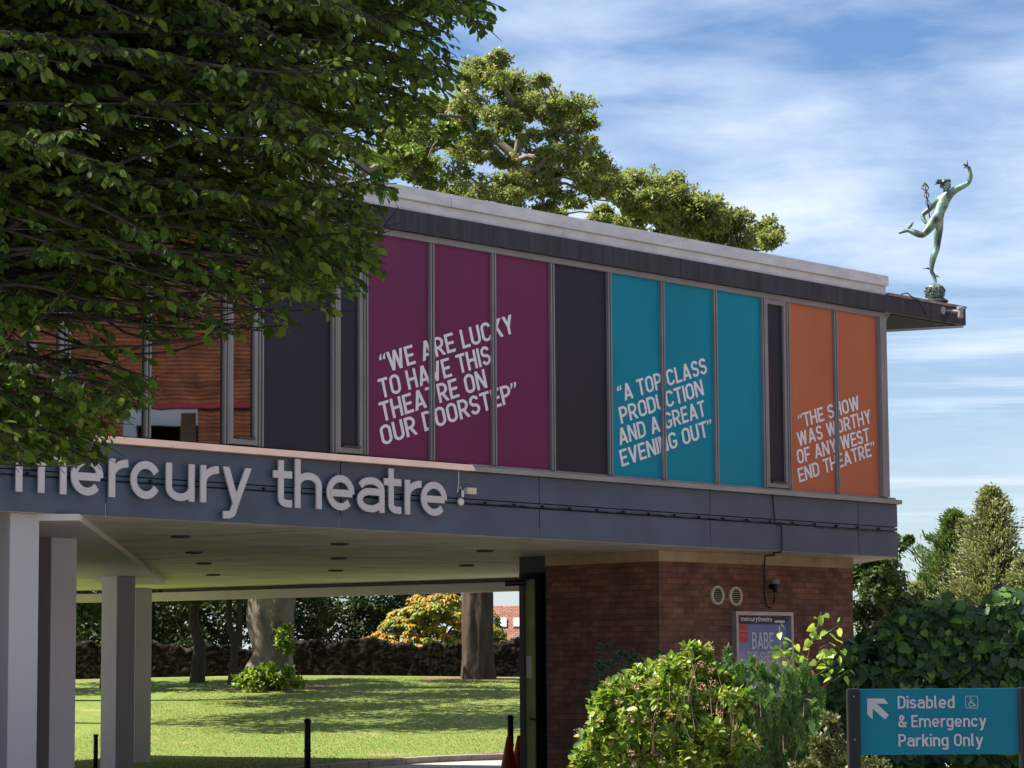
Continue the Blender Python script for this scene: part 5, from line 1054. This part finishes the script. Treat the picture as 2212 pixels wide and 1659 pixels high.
lm_c1 = leafmat('cypress_spray', [(.06, .105, .04), (.10, .155, .055), (.14, .20, .07), (.20, .23, .09)], .15, .6, .2); lm_c2 = leafmat('tawny_conifer_spray', [(.09, .13, .055), (.17, .20, .09), (.30, .30, .15), (.40, .37, .20)], .15, .6, .2)
def conifer(name, label, x, D, ztop, zbase, rad, mat, n=700, per=34, size=.22, up=.25, asp=.35, lean=0.0, powr=.85, ln=.55):
    o = empty(name, (x, D, zbase), label, 'tree', 'conifers at the right'); H_ = ztop - zbase
    tr = np.array([[x + lean * v * H_, D, zbase - .1 + v * H_] for v in np.linspace(0, 1, 14)]); MBt = MB(); MBt.tube(list(tr), [.30 * (1 - v) + .02 for v in np.linspace(0, 1, 14)], 8); MBt.build('trunk', bark_d, o, smooth=True)
    cellf = rng.uniform(.55, 1.35, (15, 8)); v = rng.uniform(.06, 1, n) ** .8; th = rng.uniform(0, 2 * math.pi, n); rr = rad * (1 - v) ** powr * rng.uniform(.35, 1.2, n) * cellf[(v * 13).astype(int), (th / (2 * math.pi) * 7).astype(int)] + .06
    P1 = np.c_[x + lean * v * H_ + np.cos(th) * rr, D + np.sin(th) * rr, zbase + v * H_ + rr * up]; P0 = np.c_[x + lean * v * H_, np.full(n, D), zbase + v * H_ - rr * .12]
    V, Fa = cones(P0, P1, np.full(n, .028), np.full(n, .006), 4); np_mesh('branches', V, Fa, bark_d, o)
    w_ = rng.uniform(.35, 1.05, (n, per)); C = (P0[:, None] + (P1 - P0)[:, None] * w_[..., None]).reshape(-1, 3) + rng.normal(size=(n * per, 3)) * .10 * np.array([1, 1, .8]); d_ = np.repeat(unit(P1 - P0), per, 0); k = len(C); L = size * rng.uniform(.6, 1.4, k)
    leaves('foliage', C, unit(d_ * .9 + rdir(k) * .55 + [0, 0, ln - .3]), unit(rdir(k) + [0, 0, .5]), L, L * asp, RHOMB, mat, o)
a = atd(2140, 1060, 98); conifer('conifer', 'tall tawny conifer with ragged top at the far right', a[0], 98, a[2], .2, 4.1, lm_c2, 1700, 34, .15, .30, .42, powr=1.0)
a = atd(2062, 1118, 101); conifer('conifer', 'green feathery conifer left of the tawny one', a[0], 101, a[2], .2, 3.5, lm_c1, 1000, 36, .26, .50, .28, powr=.9)
a = atd(2216, 1230, 96); conifer('conifer', 'lower tawny conifer cut by the right edge of the view', a[0], 96, a[2] + .3, .2, 3.0, lm_c2, 800, 32, .15, .3, .42, powr=.95)
shrub_cloud('sunny_bush', 'yellow green bush between the dark corner tree and the conifers', 'bush', [(1985, 1300, 28), (1960, 1340, 28), (2000, 1335, 30), (1985, 1265, 16), (2020, 1310, 26), (1945, 1370, 25), (1990, 1370, 30), (2030, 1350, 28), (2060, 1370, 30)], 84, leafmat('straw_green_leaf', [(.10, .12, .025), (.18, .20, .05), (.28, .26, .09)], .35), .13, 30, (*atd(1990, 1400, 84)[:2], 0), tw=.01)
mb = MB(); a = atd(1985, 1302, 120); mb.quad((a[0] - 1.4, 119, a[2] - .6), (a[0] + 1.3, 119, a[2] - .6), (a[0] + .9, 120, a[2]), (a[0] - 1.0, 120, a[2])); mb.quad((a[0] + 1.3, 121, a[2] - .6), (a[0] - 1.4, 121, a[2] - .6), (a[0] - 1., 120, a[2]), (a[0] + .9, 120, a[2])); HR = empty('distant_house', (a[0], 120, 0), 'distant orange roofed house just visible behind the sunny bush', 'house'); mb.build('roof', pmat('orange_tile', (.42, .20, .10), .8), HR, fix=False)
mb = MB(); mb.prism([(a[0] - 1.2, 119.1), (a[0] + 1.1, 119.1), (a[0] + 1.1, 120.9), (a[0] - 1.2, 120.9)], 0, a[2] - .55); mb.build('wall', M['cream'], HR)

# ------------------------------------------------------------------ planting in front of the pier
lm_hy = leafmat('hydrangea_leaf', [(.06, .12, .02), (.10, .18, .025), (.16, .25, .035), (.25, .31, .06), (.34, .33, .08)], .42, .4, .35)
DH = 29.6
hyc = [(1310, 1520, 36), (1300, 1570, 40), (1285, 1620, 42), (1345, 1490, 34), (1390, 1475, 34), (1360, 1540, 46), (1350, 1600, 48), (1420, 1460, 32), (1455, 1440, 30), (1490, 1425, 28), (1515, 1415, 22), (1440, 1500, 44), (1490, 1480, 42), (1530, 1455, 34), (1560, 1480, 36), (1420, 1560, 50), (1480, 1540, 44), (1530, 1520, 40), (1340, 1650, 46), (1410, 1640, 52), (1270, 1660, 36), (1470, 1600, 40), (1590, 1510, 28), (1480, 1660, 42), (1400, 1520, 36), (1320, 1610, 40), (1540, 1650, 36), (1530, 1580, 42), (1570, 1550, 36), (1560, 1620, 40), (1600, 1600, 30), (1500, 1620, 40), (1450, 1650, 40), (1380, 1620, 40), (1480, 1570, 40), (1590, 1645, 34)]
HY = shrub_cloud('hydrangea_bush', 'sunlit broad leaved bush with faded flower heads beneath the poster case', 'bush', hyc, DH, lm_hy, .105, 26, (1.7, DH + .1, 0), sub=9, shape=LONG, spread=.5, asp=.62, stem=pmat('straw_stem', (.30, .20, .12), .8), tw=.0035)
# faded flower heads
q = []; 
for (x, y, r) in hyc[:20]:
    for k in range(1): c = atd(x + rng.uniform(-r, r), y + rng.uniform(-r, r * .6), DH - .45 - rng.uniform(0, .2)); q.append(c)
q = np.array(q); C = np.concatenate([c + rdir(26) * .05 * rng.uniform(.5, 1, (26, 1)) for c in q]); n = len(C)
fm = leafmat('faded_petal', [(.32, .17, .12), (.42, .28, .20), (.50, .38, .30)], .2)
for k in range(len(q)): Cq = C[k * 26:(k + 1) * 26]; leaves('flower_head', Cq, rdir(26), rdir(26), .020, .018, RHOMB, fm, HY)
# bare straw stems in the middle
mb = MB()
for k in range(26):
    x = rng.normal(1540, 50); y = rng.uniform(1490, 1640); a = atd(x, y, DH - .35 - rng.uniform(0, .35)); l_ = rng.uniform(.15, .5); tp = a + np.array([rng.normal() * .07, rng.normal() * .05, l_]); md = (a + tp) / 2 + rng.normal(size=3) * .015; mb.tube([a, md, tp], [.005, .004, .002], 4)
mb.build('bare_stems', pmat('bare_stem', (.17, .115, .07), .8, var=.35), HY)
shrub_cloud('ground_shrub', 'small grey green shrub at the foot of the broad leaved bush', 'bush', [(1410, 1640, 26), (1460, 1640, 28), (1500, 1650, 24), (1430, 1670, 30), (1370, 1665, 24)], 30.4, leafmat('grey_green_leaf', [(.10, .12, .06), (.17, .19, .09), (.25, .25, .13)], .3), .05, 60, (1.75, 30.4, 0), shape=RHOMB, spread=.2)
# dwarf pine
PN = empty('dwarf_pine', (2.85, 31.2, 0), 'bushy dwarf pine with upright candles in front of the poster case', 'pine'); DP = 29.9
lm_pn = leafmat('pine_needle', [(.05, .12, .032), (.08, .175, .045), (.125, .23, .06), (.16, .25, .07)], .15, .45, .35)
pc = [(1572, 1385, 7), (1570, 1410, 12), (1600, 1425, 20), (1620, 1405, 8), (1640, 1430, 22), (1680, 1420, 14), (1700, 1440, 24), (1740, 1420, 14), (1745, 1450, 24), (1590, 1470, 28), (1650, 1480, 32), (1710, 1490, 32), (1765, 1480, 22), (1775, 1530, 26), (1730, 1540, 36), (1670, 1540, 40), (1620, 1530, 34), (1600, 1590, 36), (1660, 1600, 42), (1730, 1600, 40), (1780, 1590, 26), (1590, 1640, 40), (1660, 1655, 42), (1730, 1655, 40), (1790, 1650, 26), (1560, 1445, 14), (1610, 1560, 30), (1550, 1400 + 30, 9), (1640, 1480, 34), (1690, 1510, 36), (1740, 1560, 36), (1640, 1570, 38), (1700, 1630, 40), (1620, 1620, 38), (1760, 1630, 34), (1660, 1450, 22), (1720, 1460, 26), (1590, 1440, 18), (1770, 1500, 24), (1600, 1500, 28)]
tips = []; 
for x, y, r in pc:
    k = max(4, int(r * .62)); c = atd(x, y, DP); r_ = r * DP / F_PX; c[1] += rng.uniform(-.35, .35); tips += list(c + [0, 0, -.11] + rdir(k) * rng.uniform(.3, 1, (k, 1)) * r_)
tips = np.array(tips); sk = Skeleton([np.array([2.85, DP, 0]), np.array([2.85, DP, .3])], .06, .045); sk.first = 0; sk.reach(list(tips), step=.14, wob=.03, lift=.02, kl=.1)
ax_ = unit(rng.normal(size=(len(tips), 3)) * .35 + [0, -.15, 1.0]); per = 150
v_ = rng.uniform(-.14, .03, (len(tips), per)); C = (tips[:, None] + ax_[:, None] * v_[..., None]).reshape(-1, 3); a_ = np.repeat(ax_, per, 0); k = len(C); rd = rdir(k); rd = unit(rd - a_ * (rd * a_).sum(1, keepdims=True))
leaves('needles', C, unit(rd * .8 + a_ * .75), rdir(k), rng.uniform(.04, .068, k), .009, NEEDLE, lm_pn, PN); sk.mesh('branches', bark, PN, .0035, n=4)
rc = pmat('russet_cone', (.22, .10, .05), .7)
for t_, a_ in list(zip(tips, ax_))[::16]: mb = MB(); mb.lathe(t_ + a_ * .03, [(.012, 0), (.014, .02), (.008, .05), (.002, .06)], 6); mb.build('pine_cone', rc, PN)
# climbing vine shoots in front of poster
lm_vn = leafmat('vine_leaf', [(.12, .22, .03), (.20, .32, .05), (.32, .40, .09), (.40, .42, .12)], .5, .4, .3)
def vine(label, paths, D, size, group=None, base=None):
    p0 = atd(*paths[0][0], D); o = empty('vine_shoot', (p0[0], D, 0), label, 'vine', group); mb = MB(); C, A = [], []
    for path in paths:
        pts = [atd(x, y, D + rng.uniform(-.06, .06)) for x, y in path]; mb.tube(pts, [.006] + [.004] * (len(pts) - 2) + [.0025], 5)
        for a, c in zip(pts[:-1], pts[1:]):
            for v in np.arange(0.1, 1, .085 / max(.085, np.linalg.norm(c - a))): C.append(a + (c - a) * v); A.append(unit(rng.normal(size=3) * [1, .7, .4]))
        C.append(pts[-1]); A.append(unit(rng.normal(size=3)))
    lo = [atd(*paths[0][0], D)]; mb.tube([(p0[0], D + .02, -.05), (p0[0], D, .6), p0], [.008, .007, .006], 5)
    mb.build('stem', pmat('vine_stem', (.10, .12, .04), .8), o, smooth=True); C, A = np.array(C), np.array(A); n = len(C)
    for q in range(2): pass
    C2 = C + A * .05; leaves('foliage', C2, unit(A + [0, 0, -.45]), unit(rdir(n) * .7 + [0, -.5, .5]), size * rng.uniform(.6, 1.15, n), size * rng.uniform(.6, 1.0, n), HEART, lm_vn, o)
vine('tall pale green vine shoot rising in front of the brick right of the poster', [[(1735, 1480), (1745, 1420), (1752, 1385), (1770, 1345), (1773, 1322)], [(1752, 1385), (1790, 1365), (1812, 1350)], [(1760, 1460), (1795, 1440), (1800, 1420), (1815, 1400)], [(1780, 1430), (1770, 1400), (1800, 1385)], [(1745, 1420), (1720, 1405), (1715, 1390)], [(1755, 1440), (1790, 1410), (1810, 1412)], [(1700, 1450), (1712, 1415)], [(1800, 1470), (1830, 1450)]], 31.0, .105, 'vine shoots')
vine('short vine shoot in front of the poster glass', [[(1690, 1470), (1688, 1420), (1686, 1385), (1683, 1352)], [(1686, 1395), (1662, 1410)], [(1688, 1405), (1710, 1415)]], 30.9, .11, 'vine shoots')
# fern like dark plant by the pier's shaded side
FN = empty('dark_fern_shrub', (1.25, 34.0, 0), 'dark feathery shrub in shade against the left face of the pier', 'shrub'); mb = MB(); C, A, Nn = [], [], []
for k in range(34):
    bx_ = rng.uniform(1265, 1420); ty = rng.uniform(1405, 1520); p0 = atd(bx_, 1560, 34.0 + rng.uniform(-.3, .4)); p1 = atd(bx_ + rng.uniform(-30, 45), ty, p0[1] - rng.uniform(0, .2)); pm = (p0 + p1) / 2 + [0, 0, .08]; pts = [p0, pm, p1, p1 + (p1 - pm) * .35 + [0, 0, -.06]]; mb.tube(pts, [.006, .005, .003, .002], 4)
    for a, c in ((pm, p1), (p1, pts[3])):
        for v in np.linspace(0, 1, 9):
            for s_ in (-1, 1): C.append(a + (c - a) * v); d = unit(np.cross(c - a, [0, -1, .2])); A.append(d * s_ + unit(c - a) * .6 + [0, 0, -.2]); Nn.append([.1, -.5, .8])
mb.build('stems', bark_d, FN); C, A, Nn = map(np.array, (C, A, Nn)); leaves('foliage', C, A, Nn, rng.uniform(.06, .11, len(C)), .028, BROAD, leafmat('blue_green_leaf', [(.03, .065, .03), (.045, .09, .04), (.06, .10, .05)], .25), FN)
shrub_cloud('sprout', 'tiny leafy sprout on the brick above the sunlit bush', 'plant', [(1735 - 233, 1405, 9), (1490, 1402, 6)], 33.5, lm_dk, .09, 7, tuple(atd(1498, 1440, 33.5)), sub=3, spread=.05)
# big leaved creeper hedge
lm_cr = leafmat('creeper_leaf', [(.020, .045, .024), (.032, .068, .032), (.045, .09, .036), (.06, .12, .035), (.13, .24, .045)], .32, .5, .25)
DC = 38.4
cr_ = []
top_prof = [(1800, 1480), (1830, 1430), (1860, 1400), (1900, 1385), (1930, 1360), (1960, 1335), (2000, 1320), (2040, 1305), (2080, 1320), (2110, 1335), (2150, 1310), (2180, 1280), (2212, 1290), (2260, 1300), (2330, 1320)]
for (x, y) in top_prof:
    for yy in range(int(y) + 20, 1720, 42): cr_.append((x + rng.uniform(-14, 14), yy + rng.uniform(-12, 12), 27))
CRP = empty('creeper_hedge', (6.2, DC + .3, 0), 'dark big leaved creeper hedge behind the teal parking sign', 'hedge'); C, Nn = [], []
for x, y, r in cr_:
    c = atd(x, y, DC); r_ = r * DC / F_PX * 1.25; n = 22; q = rdir(n); q[:, 1] = -np.abs(q[:, 1]); C.append(c + q * r_ * rng.uniform(.5, 1.1, (n, 1))); Nn.append(unit(q * .5 + rdir(n) * .45 + [0, -.55, .55]))
for x, y in top_prof:
    n = 16; C.append(atd(x, y, DC) + rng.normal(size=(n, 3)) * [.11, .15, .07]); Nn.append(unit(rdir(n) * .6 + [0, -.5, .6]))
C = np.concatenate(C); Nn = np.concatenate(Nn); n = len(C); A = unit(rdir(n) * .8 + [0, -.35, -.55]); L = rng.uniform(.08, .185, n); leaves('foliage', C, A, Nn, L, L * .95, HEART, lm_cr, CRP)
sk = Skeleton([np.array([6.2, DC + .3, 0]), np.array([6.2, DC + .3, .4])], .05, .04); sk.first = 0; sk.reach([atd(x, y, DC + .15) for x, y, r in cr_], step=.2, wob=.04, lift=.02); sk.mesh('stems', bark_d, CRP, .004, n=4)
inner = MB(); 
for (xa, ya), (xb, yb) in zip(top_prof[:-1], top_prof[1:]):
    a, c = atd(xa, ya + 60, DC + .55), atd(xb, yb + 60, DC + .55); inner.hexa([(a[0], DC + .4, 0), (c[0], DC + .4, 0), (a[0], DC + .4, a[2]), (c[0], DC + .4, c[2]), (a[0], DC + 1.1, 0), (c[0], DC + 1.1, 0), (a[0], DC + 1.1, a[2] - .1), (c[0], DC + 1.1, c[2] - .1)])
C = []; 
for x, y, r in cr_: c = atd(x, y, DC + .6); C.append(c + rng.normal(size=(14, 3)) * [.16, .22, .12])
C = np.concatenate(C); n = len(C); L = rng.uniform(.15, .26, n); leaves('inner_foliage', C, rdir(n), unit(rdir(n) * .7 + [0, -.5, .5]), L, L * .95, HEART, lm_cr, CRP)
shrub_cloud('low_conifer_shrub', 'low dark olive shrub under the left sign post', 'shrub', [(1780, 1640, 30), (1740, 1655, 26), (1815, 1610, 24), (1810, 1660, 30), (1850, 1655, 24), (1900, 1660, 22), (1770, 1600, 20), (1795, 1560, 22)], 24.6, leafmat('olive_spray', [(.05, .06, .02), (.08, .09, .03), (.12, .12, .045)], .2), .055, 46, (*atd(1800, 1600, 24.6)[:2], 0), shape=RHOMB, spread=.2)

# ------------------------------------------------------------------ near tree at the upper left
bark_n = pmat('near_bark', (.030, .025, .020), .95, .1, var=.3, vscale=8)
NTR = empty('near_tree', (-5.6, 14.6, 0), 'dark leafy tree overhanging the upper left of the view', 'tree')
trunk_mesh(NTR, [(-5.6, 14.6, -.1), (-5.55, 14.6, 1.2), (-5.6, 14.55, 2.6), (-5.5, 14.6, 4.5), (-5.5, 14.6, 8.4), (-5.4, 14.6, 12.0)], [.20, .17, .15, .11, .07, .02], bark_d)
SIL = [(-400, -400), (1040, -400), (1090, 20), (1080, 52), (1040, 85), (1000, 112), (1004, 150), (1052, 176), (1000, 205), (968, 240), (905, 262), (860, 300), (842, 345), (858, 400), (866, 430), (868, 455), (830, 500), (842, 535), (826, 575), (834, 605), (795, 640), (778, 672), (712, 700), (650, 712), (625, 728), (560, 735), (490, 738), (420, 752), (345, 790), (352, 830), (338, 880), (268, 905), (246, 955), (228, 1000), (150, 1010), (30, 1000), (-400, 1020)]
SX, SY = np.array([p[0] for p in SIL], float), np.array([p[1] for p in SIL], float)
def inside(px, py):
    px, py = np.atleast_1d(px), np.atleast_1d(py); r = np.zeros(len(px), bool); j = len(SX) - 1
    for i in range(len(SX)):
        c = ((SY[i] > py) != (SY[j] > py)) & (px < (SX[j] - SX[i]) * (py - SY[i]) / (SY[j] - SY[i] + 1e-12) + SX[i]); r ^= c; j = i
    return r
def thin(px, py):
    """how open the spray is in that part of the crown"""
    d = np.full(len(px), 1.0)
    d = np.where((py > 470) & (px < 620), .34, d); d = np.where((py > 740), .45, d); d = np.where((py > 640) & (py < 820) & (px > 120), .13, d); d = np.where((py > 470) & (py < 620) & (px > 600), .95, d)
    d = np.where((py < 330) & (px > 180) & (px < 620) & (py > 60), .62, d); d = np.where((py > 880) & (px > 0), .85, d)
    return d
def px_many(P):
    Q = P - CAM; d = Q @ _f; return 1106 + F_PX * (Q @ _r) / d, 829.5 - F_PX * (Q @ _u) / d
lm_near = leafmat('hornbeam_leaf', [(.022, .043, .008), (.034, .064, .010), (.052, .092, .013), (.078, .128, .018), (.115, .16, .026)], .38, .6, .15, (1.2, 1.35, .45))
BP0, BP1, BR0, BR1 = [], [], [], []; LC, LA, LN, LL = [], [], [], []
def bough(start, end, r0, nseg=14, tw_gap=.085, tw_len=.42, leaf=.066, gap=.029, prune=True, sag=.25):
    start, end = np.array(start, float), np.array(end, float); Lb = np.linalg.norm(end - start); pts = []
    w1, w2 = rng.normal(size=3) * .07 * Lb, rng.normal(size=3) * .06 * Lb
    for q in range(nseg + 1):
        v = q / nseg; pts.append(start + (end - start) * v + np.array([0, 0, sag * Lb * .30 * math.sin(math.pi * v) - .02 * v]) + w1 * math.sin(math.pi * v) * [1, 1, .5] + w2 * math.sin(2.2 * math.pi * v) * v)
    pts = np.array(pts)
    if prune:      # a bough ends where the crown ends
        x, y = px_many(pts); ins = inside(x, y); k = nseg
        while k > 3 and not ins[k]: k -= 1
        if k < nseg: pts = pts[:k + 1]; nseg = k; Lb = Lb * k / 14
    rad = r0 * (1 - np.linspace(0, 1, nseg + 1)) ** .9 + .0022
    BP0.extend(pts[:-1]); BP1.extend(pts[1:]); BR0.extend(rad[:-1]); BR1.extend(rad[1:])
    seg = np.linalg.norm(np.diff(pts, axis=0), axis=1); cum = np.r_[0, np.cumsum(seg)]; s = .12 * Lb; side = 1
    while s < cum[-1]:
        k = min(np.searchsorted(cum, s) - 1, nseg - 1); p = pts[k] + (pts[k + 1] - pts[k]) * (s - cum[k]) / seg[k]; d = unit(pts[k + 1] - pts[k]); v = s / cum[-1]
        lat = unit(np.cross(d, [0, 0, 1])) * side; side = -side
        tdir = unit(d * rng.uniform(.55, 1.0) + lat * rng.uniform(.5, 1.0) + [0, 0, rng.normal() * .22 - .03]); tl = tw_len * rng.uniform(.5, 1.15) * (1.05 - .62 * v) ; tip = p + tdir * tl + [0, 0, -.10 * tl]
        s += tw_gap * rng.uniform(.6, 1.4)
        md = p + tdir * tl * .5
        if prune:
            x, y = px_many(np.array([md, tip])); ins = inside(x, y)
            if not ins[0]: continue
            if rng.uniform() > thin(x, y)[1]: continue
        BP0.extend([p, md]); BP1.extend([md, tip]); BR0.extend([.0038, .0026]); BR1.extend([.0026, .0012])
        nl = max(3, int(tl / gap)); w_ = (np.arange(nl) + .6) / nl; base = p + (tip - p) * w_[:, None] + np.array([0, 0, .02]) * np.sin(math.pi * w_)[:, None] * tl
        la = unit(np.cross(tdir, [0, 0, 1])); sg = np.where(np.arange(nl) % 2 == 0, 1, -1)[:, None]
        a = unit(tdir * .75 + la * sg * .8 + rng.normal(size=(nl, 3)) * .22 + [0, 0, -.28]); a[-1] = unit(tdir + [0, 0, -.3]); a = unit(a + [0, 0, -.22])
        LC.append(base); LA.append(a); LN.append(unit(rng.normal(size=(nl, 3)) * .55 + [.1, -.45, .75])); LL.append(leaf * rng.uniform(.6, 1.2, nl))
# boughs that hang into the view
cnt = 0; tries = 0
while cnt < 205 and tries < 4000:
    tries += 1; x, y = rng.uniform(-60, 1085), rng.uniform(-60, 1000)
    if not inside([x], [y])[0]: continue
    if rng.uniform() > .35 + .65 * (x / 1000): continue
    if y > 480 and x < 560 and rng.uniform() < .72: continue
    D = rng.uniform(11.8, 15.6); e = atd(x, y, D); zs = 2.5 + (e[2] - 2.3) * .95 + rng.uniform(-.1, .75)
    s_ = np.array([-5.5 + rng.uniform(-.1, .1), 14.6 + rng.uniform(-.1, .1), max(2.2, zs)])
    d0 = s_ + (e - s_) * rng.uniform(.0, .25)
    bough(d0, e, .020 + .006 * rng.uniform(), tw_gap=.068, tw_len=.44); cnt += 1
# explicit tips that draw the edge of the crown
for (x, y) in ((1082, 35), (1050, 172), (985, 150), (940, 230), (868, 300), (850, 430), (868, 460), (838, 535), (832, 600), (780, 665), (705, 690), (620, 722), (540, 728), (470, 730), (330, 812), (345, 880), (240, 955), (222, 1000), (160, 1005), (60, 995), (100, 940), (250, 900), (1000, 60), (900, 60), (1020, 15), (760, 560), (700, 600), (1060, 0), (960, 100), (990, 20), (930, 160), (880, 220), (845, 560), (820, 630), (800, 590), (770, 640), (740, 690), (690, 700), (650, 700), (580, 730), (850, 520), (810, 500), (320, 850), (345, 835), (290, 895), (230, 985), (200, 980), (120, 1000), (20, 990), (160, 930), (80, 880), (250, 850), (500, 700), (560, 690)):
    for q in range(3):
        D = rng.uniform(12.2, 14.5); e = atd(x - 3 - q * 24, y - q * 10, D); s_ = np.array([-5.5, 14.6, max(2.3, 2.5 + (e[2] - 2.3) * .9 + rng.uniform(.0, .4))]); d0 = s_ + (e - s_) * (.5 if y < 760 else .74)
        bough(d0, e, .012, tw_gap=.06, tw_len=.36)
# upper and outer crown, out of view, thickened to shade the boughs below
for k in range(520):
    th = rng.uniform(0, 2 * math.pi); el = rng.uniform(-.05, 1.3); r_ = rng.uniform(1.8, 4.4); e = np.array([-5.5 + math.cos(th) * r_ * math.cos(el), 14.6 + math.sin(th) * r_ * math.cos(el), 5.3 + 7.2 * math.sin(el)])
    if e[2] < 5.2: e[2] = 5.2 + rng.uniform(0, .6)
    bough(np.array([-5.5, 14.6, min(11.5, e[2] - .6)]), e, .022, tw_gap=.15, tw_len=.62, leaf=.17, gap=.085, prune=False)
for k in range(36):      # low boughs on the sides away from the view
    th = rng.uniform(.5 * math.pi, 1.75 * math.pi); r_ = rng.uniform(1.8, 3.8); e = np.array([-5.5 + math.cos(th) * r_, 14.6 + math.sin(th) * r_, rng.uniform(2.6, 5)])
    if to_px(e)[0] > -120 and e[1] > 2: continue
    bough(np.array([-5.5, 14.6, e[2]]), e, .02, tw_gap=.13, tw_len=.6, leaf=.12, gap=.065, prune=False)
C, A, Nn, L = np.concatenate(LC), np.concatenate(LA), np.concatenate(LN), np.concatenate(LL); L = L * rng.choice([.62, .85, 1.0, 1.2], len(L))
x, y = px_many(C + A * L[:, None] * .8); vis = (x > -100) & (y > -150) & (x < 1200) & (C[:, 1] > 3); keep = ~vis | inside(x, y)
C, A, Nn, L = C[keep], A[keep], Nn[keep], L[keep]
leaves('foliage', C, A, Nn, L, L * .64, LONG, lm_near, NTR)
np_mesh('branches', *cones(np.array(BP0), np.array(BP1), np.array(BR0), np.array(BR1), 6), bark_n, NTR, smooth=True)
print('near leaves', len(C))
